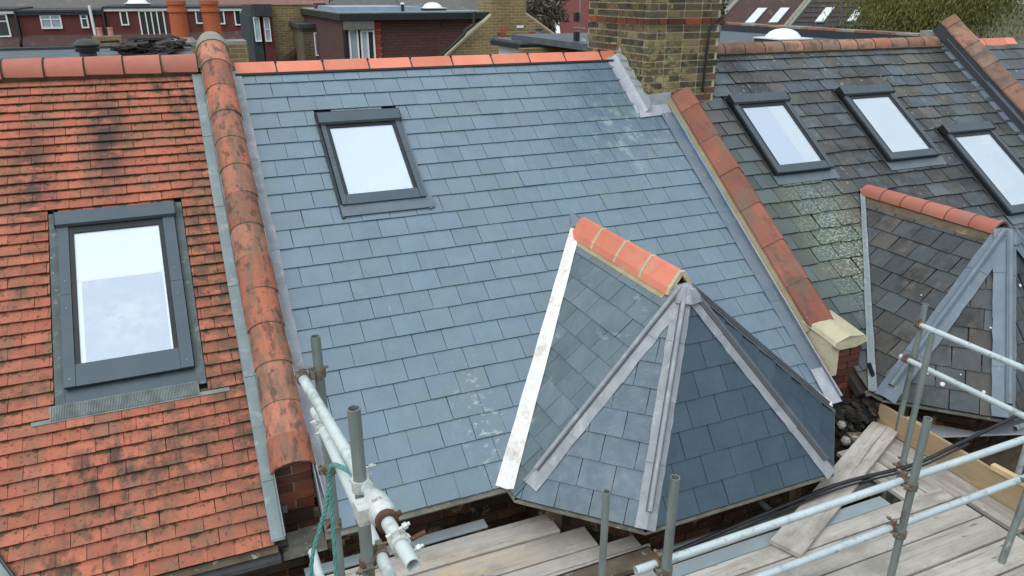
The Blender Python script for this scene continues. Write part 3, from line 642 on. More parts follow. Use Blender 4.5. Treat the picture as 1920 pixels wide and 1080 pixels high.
# ridge tiles
RY = 8.0
def ridge(house, xs, kind, m):
    y0, z0 = (8.0, 8.500) if kind == 'angle' else (7.985, 8.575) if kind == 'big' else (7.98, 8.565)
    for a, b in zip(xs, xs[1:]):
        Mx = frame(V((a, y0, z0)), V((0, -1, 0)), X1, Z1); L = b - a
        if kind == 'angle':
            w, hh = .145, .10
            pr = [(w, -.095), (w - .012, -.055), (.03, hh * .42), (-.03, hh * .42), (-w + .012, -.055), (-w, -.095), (-w + .02, -.095), (0, hh * .22), (w - .02, -.095)]
            Mx = Mx @ Matrix.Translation((random.uniform(-.003, .003), 0, random.uniform(-.003, .003))) @ Matrix.Rotation(random.uniform(-.006, .006), 4, 'X'); MB().sweep(pr, Mx @ Matrix.Translation((0, .007, 0)), L - .014).obj('ridge_tile', m, house)
        else:
            r = .162 if kind == 'big' else .125
            pr = [(math.cos(t) * r, math.sin(t) * r * .95 - .085) for t in [math.pi * j / 12 for j in range(13)]]; pr += [(x * .88, z * .88 - .01) for x, z in pr[::-1]]
            MB().sweep(pr, Mx @ Matrix.Translation((0, -.004, random.uniform(-.003, .003))), L - .004, 1, lambda s, f=random.uniform(.90, .93): f + (1.0 - f) * s).obj('ridge_tile', m, house, smooth=True)
            MB().sweep([(math.cos(t) * (r + .002), math.sin(t) * (r + .002) * .95 - .085) for t in [math.pi * j / 12 for j in range(13)]] + [(math.cos(t) * r * .9, math.sin(t) * r * .86 - .085) for t in [math.pi * j / 12 for j in range(13)]][::-1], Mx @ Matrix.Translation((0, L - .005, 0)), .009).obj('ridge_joint', 'underlay', house, smooth=True)
ridge(left, [.18 - .3145 * k for k in range(14)][::-1], 'big', 'ridge_clay')
ridge(mid, [.50, .889, 1.347, 1.806, 2.255, 2.709, 3.167, 3.613, 4.057, 4.526, 4.77], 'angle', 'ridge_new')
for x in (.889, 1.347, 1.806, 2.255, 2.709, 3.167, 3.613, 4.057, 4.526):      # dry-ridge unions between the new tiles
    Mx = frame(V((x - .009, 8.0, 8.498)), V((0, -1, 0)), X1, Z1)
    mb = MB().sweep([(.149, -.098), (.137, -.052), (.03, .048), (-.03, .048), (-.137, -.052), (-.149, -.098), (-.10, -.095), (0, .02), (.10, -.095)], Mx, .013)
    for yy, zz in ((-.13, -.055), (-.035, .045)): mb.lathe((x, 8.0 + yy, 8.497 + zz), [(.012, -.01), (.012, .006), (.004, .013), (0, .014)], n=8)
    mb.obj('ridge_union', 'black_plastic', mid)
ridge(right, [5.62 + .313 * k for k in range(15)], 'small', 'ridge_old')
ridge(far, [10.55, 11.0, 11.45, 11.68], 'angle', 'ridge_new')
MB().aabb(4.77, 4.81, 7.90, 8.24, 8.36, 8.68).obj('ridge_end_mortar', 'mortar_yellow', mid)
MB().box(rp(.5, 5.90, .012), X1 * 4.25, SU * .03, NR * .015).obj('ridge_roll', 'roofing_batten', mid)
MB().box(rp(-4.4, 5.93, .01), X1 * 4.55, SU * .06, NR * .07).obj('ridge_bedding', 'mortar_dark', left)
MB().box(rp(5.68, 5.92, .012), X1 * 4.4, SU * .05, NR * .04).obj('ridge_bedding', 'mortar_dark', right)

# main slope leadwork of the middle house
for k in range(4):
    u0 = 1.44 + k * 1.13; mb = MB()
    for j in range(6):
        xa = .555 + random.uniform(-.006, .006)
        mb.box(rp(.46, u0 + j * .19, .016 + .001 * (k % 2)), X1 * (xa - .46), SU * .192, NR * .005)
    mb.box(rp(.46, u0, .016), X1 * .006, SU * 1.14, NR * .12); mb.obj('lead_soaker', 'lead', mid)
for k, (a, b) in enumerate(((1.44, 2.5), (2.5, 3.6), (3.6, 5.02))):
    mb = MB(); mb.box(rp(4.875, a, .018 + .003 * k), X1 * .14, SU * (b - a + .03), NR * .005); mb.box(rp(5.006, a, .018), X1 * .006, SU * (b - a), NR * .045); mb.obj('lead_gutter', 'lead_old', mid)
    MB().tube([rp(5.010, a + (b - a) * j / 4, .066 + random.uniform(-.003, .003)) for j in range(5)], .007, 8).obj('flashing_edge', 'blue_film' if k == 2 else 'lead_bright', mid)
MB().prism([rp(4.86, 1.40, .030), rp(5.005, 1.40, .032), rp(5.005, 1.75, .032), rp(4.875, 1.75, .030)], NR * .006).obj('lead_apron', 'lead_bright', mid)

# eaves: drip, tilting board, bricks
def eaves(house, a, b, m='grey_drip'):
    MB().box(rp(a, U_EAVES - .02, -.035), X1 * (b - a), SU * .05, NR * .028).obj('eaves_trim', m, house)
    MB().aabb(a, b, 4.50, 4.508, 5.70, 5.80).obj('wall_plate', 'timber_dark', house)
eaves(mid, .46, 1.80); eaves(right, 5.36, 5.45); eaves(right, 8.4, 10.1)
for h_, xa, xb in ((mid, .46, 2.06), (left, -1.6, .46)):
    MB().aabb(xa, xb, 4.51, 4.555, 4.9, 5.80).obj('wall_face', 'mortar_dark', h_)
    bricks(h_, (xa, 4.51, 5.15), X1, Z1, xb - xa, 9, 'brick_dark', None, V((0, -1, 0)), thick=.06, jit=.016)
# left gutter
gt = MB(); gp = [(math.cos(t) * .055, math.sin(t) * .05) for t in [math.pi + math.pi * j / 8 for j in range(9)]]; gp += [(x * .9, z * .9 + .002) for x, z in gp[::-1]]
gt.sweep(gp, frame(V((-4.4, 4.19, 5.755)), V((0, 1, 0)), X1, Z1), 4.56).obj('gutter', 'gutter', left, smooth=True)
MB().aabb(.18, .47, 4.30, 4.60, 5.62, 5.69).obj('corbel_stone', 'grey_drip', left)
MB().box(rp(-1.9, 1.40, -.04), X1 * 2.05, SU * .05, NR * .03).obj('eaves_trim', 'timber_dark', left)
# lead lined valley at the lower left corner
va, vb = rp(-1.47, 1.98, .03), rp(-1.12, 1.25, .03); vd = (va - vb)
MB().prism([rp(-1.70, 2.45, .034), rp(-2.6, 1.2, .034), rp(-1.165, 1.35, .034), rp(-1.56, 2.10, .034)], NR * .012).obj('lead_valley', 'verge_lead', left)
MB().tube([rp(-1.60, 2.15, .05), rp(-1.16, 1.33, .05)], .012, 8).obj('valley_roll', 'black_plastic', left)

# ------------------------------------------------------------------ roof windows
def roof_window(house, x0, x1, u0, u1, gx0, gx1, gu0, gu1, h, blinds, style, label, glassm='glass'):
    w = part('roof_window', house, label)
    def bx(name, a, b, c, d, z0, z1, m): return MB().box(rp(a, c, z0), X1 * (b - a), SU * (d - c), NR * (z1 - z0)).obj(name, m, w)
    # flashings round the frame
    k0, k1 = (.022, .030) if style == 'tile' else (.030, .036); sw = .065 if style == 'tile' else .030
    bx('apron_flashing', x0 - .02, x1 + (.06 if style != 'tile' else .03), u0 - .115, u0 + .01, k0, k1, 'window_grey' if style == 'tile' else 'apron_grey')
    bx('side_flashing', x0 - sw, x0 - .004, u0 - .13, u1 + .045, .024, .034, 'green_flashing' if style == 'tile' else 'felt_dark')
    bx('side_flashing', x1 + .004, x1 + sw, u0 - .13, u1 + .045, .024, .034, 'green_flashing' if style == 'tile' else 'apron_grey')
    bx('head_flashing', x0 - .02, x1 + .02, u1 + .02, u1 + .045, .022, .05, 'window_black')
    g = .0022
    bx('frame_upstand', x0 + .006, x1 - .006, u0 + .006, u1 - .01, -.06, h - .022, 'window_black')
    fl, frr = gx0 - .035, gx1 + .035
    um = (u0 + u1) / 2
    for a, b in ((x0, fl), (frr, x1)):     # cladding of the side members, in two lengths
        bx('side_cladding', a, b, u0, um - g, h - .021, h + .004, 'window_grey'); bx('side_cladding', a, b, um + g, u1 - .09, h - .021, h + .002, 'window_grey')
        for uu in (um - .12, um + .12, u0 + .06): MB().lathe(rp((a + b) / 2, uu, h + .003), [(.006, 0), (.005, .003), (0, .004)], NR, 8).obj('screw', 'galv', w)
    bx('bottom_cladding', fl + g, frr - g, u0, gu0 - .018, h - .021, h, 'window_grey')
    bx('sash_rail', fl + g, frr - g, gu0 - .016, gu0, h - .03, h - .006, 'window_grey'); bx('sash_rail', fl + g, frr - g, gu1, u1 - .1, h - .03, h - .006, 'window_black')
    bx('sash_stile', fl + g, gx0, gu0, gu1, h - .03, h - .006, 'window_black'); bx('sash_stile', gx1, frr - g, gu0, gu1, h - .03, h - .006, 'window_black')
    hd = MB().prism([rp(x0 - .012, u1 - .135, h + .004), rp(x0 - .012, u1 + .012, h - .02), rp(x0 - .012, u1 - .005, h + .036), rp(x0 - .012, u1 - .125, h + .030)], X1 * (x1 - x0 + .024)); hd.obj('hood', 'window_grey', w)
    for a in (x0 - .017, x1 + .013): MB().prism([rp(a, u1 - .14, h - .01), rp(a, u1 + .015, h - .05), rp(a, u1, h + .04), rp(a, u1 - .13, h + .034)], X1 * .004).obj('hood_end', 'window_black', w)
    bx('pane', gx0, gx1, gu0, gu1, h - .020, h - .014, glassm)
    for a, b, c, d, z, m in blinds:
        bx('blind', gx0 + (gx1 - gx0) * a, gx0 + (gx1 - gx0) * b, gu0 + (gu1 - gu0) * c, gu0 + (gu1 - gu0) * d, h - .021 - .05 - z, h - .021 - .046 - z, m) if False else MB().box(rp(gx0 + (gx1 - gx0) * a, gu0 + (gu1 - gu0) * c, h - .0216 + z), X1 * (gx1 - gx0) * (b - a), SU * (gu1 - gu0) * (d - c), NR * .0012).obj('blind', m, w)
    return w
WHT = [(0, 1, 0, 1, 0, 'blind_blue')]
roof_window(mid, 1.155, 1.915, 4.185, 5.285, 1.232, 1.830, 4.30, 5.12, .055, WHT, 'slate', 'small new roof window set high in the blue grey slates')
wl = roof_window(left, -1.027, -.20, 2.835, 4.362, -.92, -.322, 3.01, 4.17, .075, [(.06, .97, 0, .62, 0, 'lilac_reflection'), (0, 1, .62, 1, .0, 'blind_white'), (0, .055, 0, .615, 0, 'blind_white'), (.975, 1, 0, .615, 0, 'blind_white'), (0, 1, .605, .622, .0014, 'white_paint')], 'tile', 'large roof window in the red tiles with white blind half down')
rb = MB()      # pleated lead apron under the left window
for k in range(96): rb.box(rp(-1.12 + k * .0096, 2.625, .030), X1 * .0052, SU * .105, NR * (.007 + .002 * random.random()))
rb.box(rp(-1.235, 2.612, .026), X1 * 1.245, SU * .03, NR * .005); rb.box(rp(-1.13, 2.625, .0255), X1 * .94, SU * .11, NR * .006)
tag(rb.obj('pleated_apron', 'ribbed_lead', wl), None)
roof_window(right, 5.83, 6.63, 3.967, 5.147, 5.925, 6.535, 4.075, 4.97, .10, [(0, .62, 0, 1, 0, 'blind_blue'), (.62, 1, 0, 1, 0, 'blind_white')], 'slate', 'roof window nearest the chimney in the old slates')
roof_window(right, 7.52, 8.35, 3.98, 5.166, 7.62, 8.25, 4.085, 4.99, .10, [(0, 1, 0, 1, 0, 'blind_white')], 'slate', 'middle roof window of the three in the old slates')
roof_window(right, 8.69, 9.53, 3.0, 4.40, 8.79, 9.43, 3.11, 4.22, .10, [(0, 1, 0, 1, 0, 'blind_white')], 'slate', 'lowest roof window cut by the right edge of the picture')

# ------------------------------------------------------------------ party parapets
def half_round(r, th=.018, n=12):
    o = [(math.cos(t) * r, math.sin(t) * r) for t in [math.pi * j / n for j in range(n + 1)]]
    return o + [(x * (1 - th / r), z * (1 - th / r)) for x, z in o[::-1]]
pw = thing('parapet_wall', 'party wall capped with half round red clay coping between red tiles and new slates', 'parapet wall', (.33, 6, 5.8))
MB().box(rp(.21, 2.02, -.05), X1 * .24, SU * 4.2, NR * .17).obj('wall_core', 'mortar_grey', pw)
js = [2.11, 2.38, 2.70, 3.03, 3.345, 3.66, 3.98, 4.31, 4.62, 4.94, 5.26, 5.59, 5.92, 6.24]
js = [1.905] + js
for k, (a, b) in enumerate(zip(js, js[1:])):
    r = .138 + (.016 if k == 0 else 0) + random.uniform(-.002, .002)
    Mx = FR @ Matrix.Translation((.335 + random.uniform(-.004, .004), a - .012, .093 if k == 0 else .097))
    MB().sweep(half_round(r), Mx, b - a + .02, 2, lambda s, q=random.uniform(.955, .97): 1 - (1 - q) * s).obj('coping_tile', 'coping_clay', pw, smooth=True)
    if k: MB().sweep(half_round(r * .985, .008), Mx @ Matrix.Translation((0, -.006, -.001)), .008).obj('coping_joint', 'mortar_dark', pw, smooth=True)
e0 = FR @ V((.33, 6.22, .095))
MB().sweep(half_round(.150, .03), FR @ Matrix.Translation((.335, 6.17, .095)), .16, 3, lambda s: 1 - .28 * s * s).obj('coping_end', 'concrete', pw, smooth=True)
# brick pier under the lower end
MB().aabb(.215, .44, 4.60, 4.80, 5.5, 6.21).obj('pier_core', 'mortar_grey', pw)
for r in range(8):
    z = 5.66 + r * .071; seq = [(.197, .455)] if r % 2 else [(.197, .32), (.325, .455)]
    for a, b in seq: MB().aabb(a + .003, b - .003, 4.592 + random.uniform(-.002, .002), 4.65, z + .005, z + .066).obj('brick', 'brick_red', pw)
MB().prism([V((.19, 4.58, 5.86)), V((.26, 4.56, 5.87)), V((.25, 4.53, 5.72)), V((.215, 4.53, 5.70))], V((0, -.008, 0))).obj('lead_tab', 'lead_old', pw)
MB().prism([V((.475, 4.60, 6.18)), V((.478, 4.74, 6.25)), V((.50, 4.42, 5.98)), V((.48, 4.42, 5.80))], V((.006, 0, 0))).obj('plastic_sheet', 'pale_sheet', pw)

def angle_parapet(xc, ub, ue, m, label, mort, side_m, seg=.47, rise=0.):
    p = thing('parapet_wall', label, 'parapet wall', (xc, 6, 5.8))
    MB().box(rp(xc - .125, ub, -.06), X1 * .25, SU * (ue - ub), NR * (.19 + rise)).obj('wall_core', side_m, p)
    mort_ = mort
    MB().prism([rp(xc - .166, ub, .045), rp(xc - .12, ub, .045), rp(xc - .12, ub, .14 + rise), rp(xc - .138, ub, .14 + rise)], SU * (ue - ub)).obj('mortar_fillet', mort, p)
    u = ub; k = 0
    pr = [(x, z + rise) for x, z in [(-.155, .122), (-.150, .145), (-.018, .262), (.022, .262), (.165, .142), (.175, .115), (.155, .115), (0, .235), (-.135, .122)]]
    while u < ue - .05:
        L = min(seg, ue - u); Mx = FR @ Matrix.Translation((xc + random.uniform(-.003, .003), u - .006, random.uniform(0, .004)))
        MB().sweep(pr, Mx, L + .004, 1, lambda s: 1 - .03 * s).obj('coping_tile', m, p)
        if k: MB().sweep([(x * .99, z * .99) for x, z in pr], Mx @ Matrix.Translation((0, -.005, 0)), .006).obj('coping_joint', 'mortar_dark', p)
        u += L; k += 1
    return p
p2 = angle_parapet(5.185, 2.10, 5.18, 'coping_dull', 'sloping party wall with angled clay coping running down from the brick chimney', 'mortar_yellow', 'mortar_yellow')
# cream mortar end with brick kneeler
cr = MB(); cr.prism([V((5.045, 5.12, 6.46)), V((5.045, 4.74, 6.285)), V((5.045, 4.44, 6.25)), V((5.045, 4.42, 5.93)), V((5.045, 5.12, 6.42))], V((.09, 0, 0))).obj('mortar_cheek', 'mortar_cream', p2)
cr = MB(); N = 5; rr = random.Random(8); vs = []
for j in range(N + 1):
    y = 4.40 + .42 * j / N; zz = 6.245 + .075 * j / N
    vs += [V((5.03 + rr.uniform(-.006, .006), y, zz)), V((5.05, y, zz + .035)), V((5.17 + rr.uniform(-.01, .01), y - .01, zz + .085 + .05 * j / N)), V((5.40, y + .01, zz + .045)), V((5.435 + rr.uniform(-.006, .006), y, zz - .01)), V((5.30, y, zz - .05)), V((5.10, y, zz - .045))]
fs = [(j * 7 + i, j * 7 + (i + 1) % 7, j * 7 + 7 + (i + 1) % 7, j * 7 + 7 + i) for j in range(N) for i in range(7)] + [tuple(range(7))[::-1], tuple(range(N * 7, N * 7 + 7))]
cr.add(vs, fs).obj('mortar_cap', 'mortar_cream', p2)
MB().aabb(5.14, 5.40, 4.46, 4.80, 5.2, 6.24).obj('pier_core', 'mortar_grey', p2)
for r in range(14):
    z = 5.25 + r * .071; seq = [(5.13, 5.41)] if r % 2 else [(5.13, 5.265), (5.275, 5.41)]
    for a, b in seq: MB().aabb(a + .003, b - .003, 4.435 + random.uniform(-.004, .003), 4.56, z + .005, z + .066).obj('brick', 'brick_red', p2)
p3 = angle_parapet(10.28, 1.5, 6.26, 'ridge_old', 'party wall coping on the far right between the two old slate roofs', 'felt_dark', 'felt_dark', .42, .07)
for k in range(5): MB().box(rp(10.02, 1.5 + k * .9, .02), X1 * .10, SU * .92, NR * .008).obj('lead_soaker', 'lead_old', p3); 
for k in range(5): MB().box(rp(10.125, 1.5 + k * .9, .02), X1 * .008, SU * .9, NR * (.10 + .02 * (k % 2))).obj('lead_upstand', 'lead_old', p3)
MB().aabb(10.15, 10.40, 8.05, 8.36, 8.5, 8.66).obj('coping_block', 'concrete', p3)
pf_ = thing('parapet_wall', 'low brown coped wall beside the flat roof behind the dome', 'parapet wall', (10.25, 10, 8.4))
MB().aabb(10.16, 10.36, 8.36, 13.2, 5, 8.575).obj('wall_core', 'felt_dark', pf_)
for k in range(12): MB().aabb(10.12, 10.40, 8.36 + k * .40, 8.752 + k * .40, 8.577, 8.612 + random.uniform(-.004, .004)).obj('coping_brick', 'ridge_old' if k % 3 else 'concrete', pf_)

# ------------------------------------------------------------------ chimney stack
ch = thing('brick_chimney', 'tall weathered yellow stock brick chimney with one red brick band', 'chimney', (5.15, 7.9, 7.5))
cx0, cx1, cy0, cy1, cz0 = 4.72, 5.66, 7.25, 8.62, 7.75
MB().aabb(cx0 + .008, cx1 - .008, cy0 + .008, cy1 - .008, 7.2, 9.75).obj('stack_core', 'mortar_lime', ch)
NB = 25; zb = 9.60 - NB * .075
def redband(z, x):
    if abs(z - 8.87) < .04: return 'brick_orange' if (int(x * 7.3) % 6 == 1) else 'brick_red'
    return 'brick_red' if z > 9.16 else 'brick_stock'
def band_off(z): return .016 if (abs(z - 8.87) < .04 or z > 9.12) else 0
for r in range(NB):
    z = zb + r * .075; zc = z + .0375; bo = band_off(zc)
    if zc < rz(cy0) - .05: continue
    x = cx0 - (.1125 if r % 2 else 0); i = 0
    while x < cx1 - .02:
        w = .1125 if (r % 4 in (1, 3) and i % 3 == 1) else .225
        a, b = max(x, cx0) + .0085, min(x + w, cx1) - .0085; x += w; i += 1
        if b - a < .03: continue
        a = cx0 - bo if a < cx0 + .02 else a; b = cx1 + bo if b > cx1 - .02 else b
        MB().aabb(a, b, cy0 - bo - random.uniform(0, .004), cy0 + .09, z + .0085, z + .0675).obj('brick', redband(zc, a), ch)
    y = cy0 + .10 - (.1125 if r % 2 else 0); i = 0
    while y < cy1 - .02:
        w = .1125 if (r % 4 in (0, 2) and i % 3 == 2) else .225
        a, b = max(y, cy0 + .0845) + .0085, min(y + w, cy1) - .0085; y = y; y += w; i += 1
        if b - a < .03 or zc < (rz(a) if a < 8 else 8.5 - (a - 8) * .5) - .02: continue
        MB().aabb(cx0 - bo - random.uniform(0, .004), cx0 + .09, a, b, z + .0085, z + .0675).obj('brick', redband(zc, a), ch)
MB().aabb(cx0 - .03, cx1 + .03, cy0 - .03, cy1 + .03, 9.602, 9.75).obj('oversailing_course', 'brick_red', ch)
# the lead: along the left face and turned across the front
y0c = 5.17; le = MB(); N = 9
rows = []
for j in range(N + 1):
    u = 5.06 + (5.98 - 5.06) * j / N; r = random.uniform(-.006, .006); s = .045 * (1 if j % 2 else .3)
    rows.append([rp(4.585 + r, u, .018), rp(4.66, u, .024 + r * .4), rp(4.705, u, .06), rp(4.712, u, .13 + s)])
vs = [p for R_ in rows for p in R_]; T = len(vs); vs2 = vs + [p + V((.004, 0, -.006)) for p in vs]; fs = []
for j in range(N):
    for i in range(3): q = (j * 4 + i, j * 4 + 1 + i, j * 4 + 5 + i, j * 4 + 4 + i); fs += [q, tuple(T + x for x in q[::-1])]
for j in (0, N): fs += [(j * 4 + i, j * 4 + i + 1, T + j * 4 + i + 1, T + j * 4 + i) for i in range(3)]
MB().add(vs2, fs).obj('step_flashing', 'lead_bright', ch, smooth=True)
uf = uof(V((0, cy0, rz(cy0))))
fa = MB(); fa.prism([rp(4.59, uf - .16, .022), rp(5.03, uf - .13, .022), rp(5.03, uf + .02, .03), rp(4.64, uf + .02, .03)], NR * .006)
fa.prism([V((4.70, cy0 - .008, rz(cy0) + .02)), V((5.06, cy0 - .008, rz(cy0) + .02)), V((5.06, cy0 - .008, rz(cy0) + .17)), V((4.73, cy0 - .008, rz(cy0) + .15))], V((0, -.006, 0))); fa.obj('front_apron', 'lead_bright', ch)
for j in range(6): MB().box(V((4.712, 7.30 + j * .115, rz(7.30 + j * .115) + .19)), V((-.010, 0, 0)), V((0, .13, 0)), V((0, 0, .018))).obj('pointing', 'mortar_yellow', ch)
tg = MB().tube([V((5.48, cy0 - .02, 8.12)), V((5.49, cy0 - .02, 8.55)), V((5.50, cy0 - .022, 8.80)), V((5.56, cy0 - .022, 8.88)), V((5.69, cy0 - .02, 8.95))], .012, 8).obj('aerial_cable', 'black_plastic', ch, smooth=True)

# ------------------------------------------------------------------ things on the flat roofs
MB().aabb(-4.5, .2, 8.10, 11.5, 8.40, 8.50).obj('flat_roof', 'felt', left)
MB().aabb(-4.5, .2, 11.35, 11.5, 8.50, 8.53).obj('roof_kerb', 'felt_dark', left)
MB().aabb(5.66, 10.16, 8.12, 13.2, 8.36, 8.46).obj('flat_roof', 'felt', right)
MB().aabb(10.10, 10.15, 8.2, 13.2, 8.46, 8.57).obj('roof_kerb', 'felt_dark', right)
vt = thing('roof_vent', 'black mushroom roof vent standing on the felt flat roof', 'roof vent', (-1.02, 9.3, 8.5))
MB().lathe((-.84, 9.3, 8.5), [(.095, 0), (.088, .01), (.080, .12), (0, .12)]).obj('vent_pipe', 'black_plastic', vt, smooth=True)
MB().lathe((-.84, 9.3, 8.60), [(.112, 0), (.118, .035), (.112, .04), (.12, .065), (.125, .07), (.08, .115), (0, .13)]).obj('vent_cowl', 'black_plastic', vt, smooth=True)
def dome(x, y, z, r, label, m2='felt_dark', rr=None):
    d = thing('roof_dome', label, 'dome skylight', (x, y, z))
    MB().aabb(x - r, x + r, y - r, y + r, z, z + r * .16).obj('kerb', m2, d)
    MB().aabb(x - r * 1.04, x + r * 1.04, y - r * 1.04, y + r * 1.04, z + r * .16, z + r * .22).obj('rim', 'upvc', d)
    MB().lathe((x, y, z + r * .2), [(r * .92, 0), (r * .86, r * .12), (r * .68, r * .30), (r * .42, r * .42), (r * .18, r * .46), (0, r * .47)], n=24).obj('dome', 'dome_white', d, smooth=True)
dome(8.72, 9.62, 8.46, .30, 'white domed skylight on the grey flat roof right of the chimney')
# tile rubble
rub = MB(); random.seed(3)
for k in range(110):
    x = random.uniform(-.62, .12); y = random.uniform(9.9, 11.0); z = 8.52 + random.random() ** 2 * .10
    a = random.uniform(0, 3.14); b = random.uniform(-.5, .5); d = V((math.cos(a), math.sin(a), math.sin(b) * .5)) * random.uniform(.06, .22); e = V((-math.sin(a), math.cos(a), random.uniform(-.3, .3))) * random.uniform(.04, .11)
    rub.box((x, y, z), d, e, V((0, 0, .014)))
tag(rub.obj('tile_rubble', 'debris'), 'heap of broken old tiles on the left flat roof', 'rubble', kind='stuff')
pc_ = thing('brick_chimney', 'chimney behind the left ridge with two tall terracotta pots', 'chimney', (.3, 12.56, 5))
MB().aabb(-.12, 1.0, 12.3, 12.85, 4, 8.45).obj('stack', 'wall_yellow', pc_)
MB().prism([V((-.12, 12.3, 8.45)), V((1.0, 12.3, 8.45)), V((1.0, 12.85, 8.45)), V((-.12, 12.85, 8.45))], V((0, 0, .05))).obj('flaunching', 'mortar_grey', pc_)
MB().lathe((.13, 12.56, 8.49), [(.20, 0), (.16, .05), (.13, .07)], n=14).obj('mortar_collar', 'mortar_grey', pc_)
for px in (.115, .56): MB().lathe((px, 12.56, 8.50), [(.125, 0), (.118, .40), (.14, .405), (.14, .44), (.118, .445), (.118, .50), (.135, .505), (.135, .56), (.10, .56), (.095, .3)], n=20).obj('chimney_pot', 'terracotta', pc_, smooth=True)

# ------------------------------------------------------------------ scaffold
TUBES = []
def on_tube(p, d):
    best = None
    for a, b in TUBES:
        e = (b - a).normalized()
        if abs(e.dot(d)) < .9: continue
        q = a + e * max(0, min((b - a).length, (p - a).dot(e))); k = (q - p).length
        if best is None or k < best[0]: best = (k, q)
    return best[1] if best and best[0] < .09 else p
def coupler(parent, p, d1, d2, m='fitting', r=.0242, white=False):
    """two bands round crossing tubes with a bolt between"""
    p = V(p); d1 = V(d1).normalized(); d2 = V(d2).normalized(); n = d1.cross(d2).normalized()
    mb = MB()
    for d, s in ((d1, -1), (d2, 1)):
        c = on_tube(p, d)
        if c is p: c = p + n * s * .026
        mb.tube([c - d * .024, c + d * .024], r + .009, 12, hollow=r + .001)
        o = d.cross(n).normalized(); mb.box(c + o * (r + .004) - d * .014 - n * .012, o * .028, d * .028, n * .024)
        mb.tube([c + o * (r + .018) - n * .03, c + o * (r + .018) + n * .055], .0065, 6)
        mb.tube([c + o * (r + .018) + n * .03, c + o * (r + .018) + n * .045], .012, 6)
    mb.box(p - d1 * .018 - d2 * .018 - n * .012, d1 * .036, d2 * .036, n * .024)
    return mb.obj('coupler', m, parent)
def pole(parent, a, b, m='galv', r=.0242):
    TUBES.append((V(a), V(b))); return MB().tube([V(a), V(b)], r, 16, hollow=r - .004).obj('scaffold_tube', m, parent, smooth=True)
sr = thing('scaffold', 'galvanised tube scaffold with guard rails in front of the bay roof', 'scaffold', (3.5, 2.5, 0))
Y = 2.50
stds = [((1.945, Y, 6.99), (1.945, Y, .1)), ((3.70, Y, 6.90), (3.715, Y, .1)), ((5.06, 2.55, 6.82), (4.72, 2.45, 5.2)), ((2.045, 3.28, 6.34), (2.055, 3.28, .1)), ((5.43, 3.92, 6.78), (5.42, 3.92, .1)), ((4.94, 3.46, 6.80), (4.93, 3.44, .1))]
for a, b in stds: pole(sr, a, b)
pole(sr, (1.80, 2.56, 6.412), (5.6, 2.56, 6.45), 'galv_light'); pole(sr, (1.80, 2.56, 6.045), (4.98, 2.56, 6.10), 'galv_light')
pole(sr, (5.40, 3.95, 6.60), (5.44, 1.2, 6.64), 'galv_light'); pole(sr, (5.37, 4.0, 6.27), (5.40, 1.2, 6.29), 'galv_light')
for p, d in (((1.945, 2.53, 6.414), X1), ((3.70, 2.53, 6.43), X1), ((3.70, 2.53, 6.075), X1), ((4.98, 2.55, 6.10), X1), ((5.42, 3.92, 6.60), V((0, 1, 0))), ((5.40, 3.94, 6.27), V((0, 1, 0))), ((4.95, 3.44, 5.62), X1)): coupler(sr, p, Z1, d)
# tubes under and beyond the boards
pole(sr, (.2, 2.35, 5.38), (5.8, 2.35, 5.38)); pole(sr, (.2, 3.6, 5.38), (5.9, 3.6, 5.38))
for x in (.9, 2.1, 3.75, 5.25): pole(sr, (x, 2.15, 5.43), (x, 4.3, 5.43), 'galv')
for a, b, m in (((5.55, 3.05, 6.05), (8.6, 3.02, 6.10), 'galv'), ((5.7, 2.85, 6.02), (8.5, 2.85, 6.15), 'galv_light'), ((5.75, 2.5, 5.75), (8.6, 2.7, 5.9), 'galv_light'), ((5.65, 2.35, 5.25), (5.75, 2.2, 7.2), 'galv'), ((5.3, 1.9, 5.2), (7.2, 2.5, 5.3), 'galv_light'), ((6.6, 2.2, 4.2), (6.6, 3.4, 6.0), 'galv')): pole(sr, a, b, m)
pole(sr, (6.05, 3.2, 4.0), (6.05, 3.2, 6.2), 'white_tube')

sf = thing('scaffold', 'left scaffold of white painted tubes beside the half round coping', 'scaffold', (.4, 2.6, 0))
pole(sf, (.393, 2.31, 7.845), (.415, 2.31, .1)); pole(sf, (.42, 3.36, 7.66), (.44, 3.40, .1))
pole(sf, (.335, 3.38, 7.46), (.445, 1.80, 7.555), 'white_tube'); pole(sf, (.40, 3.55, 7.15), (.46, 2.0, 7.18), 'white_tube'); pole(sf, (.30, 3.5, 6.3), (.34, 1.8, 6.3), 'white_tube')
coupler(sf, (.385, 3.345, 7.465), Z1, V((.07, -1, 0)), 'fitting'); coupler(sf, (.402, 2.345, 7.525), Z1, V((.07, -1, 0)), 'fitting_white'); coupler(sf, (.435, 3.36, 7.15), Z1, V((0, 1, 0)), 'fitting_white'); coupler(sf, (.43, 3.37, 6.55), Z1, V((0, 1, 0)), 'fitting')
coupler(sf, (.45, 3.38, 6.9), Z1, X1, 'fitting'); coupler(sf, (.41, 2.33, 7.17), Z1, V((0, 1, 0)), 'fitting'); coupler(sr, (1.945, 2.53, 6.06), Z1, X1)
dv = V((.0695, -1, .06)).normalized(); pe = V((.445, 1.80, 7.555))
q0 = pe - dv * .36
MB().lathe(q0, [(.0245, -.06), (.034, -.055), (.045, -.02), (.047, .03), (.047, .065), (.036, .085), (.0245, .09)], dv, 18).obj('sleeve_boss', 'fitting_white', sf, smooth=True)
MB().box(q0 + V((-.078, .0, -.04)) - dv * .03, V((.06, 0, 0)), dv * .075, V((0, 0, .065))).obj('sleeve_lug', 'fitting_white', sf)
MB().tube([pe - dv * .27, pe - dv * .245], .039, 16, hollow=.025).obj('rusty_collar', 'rust', sf, smooth=True)
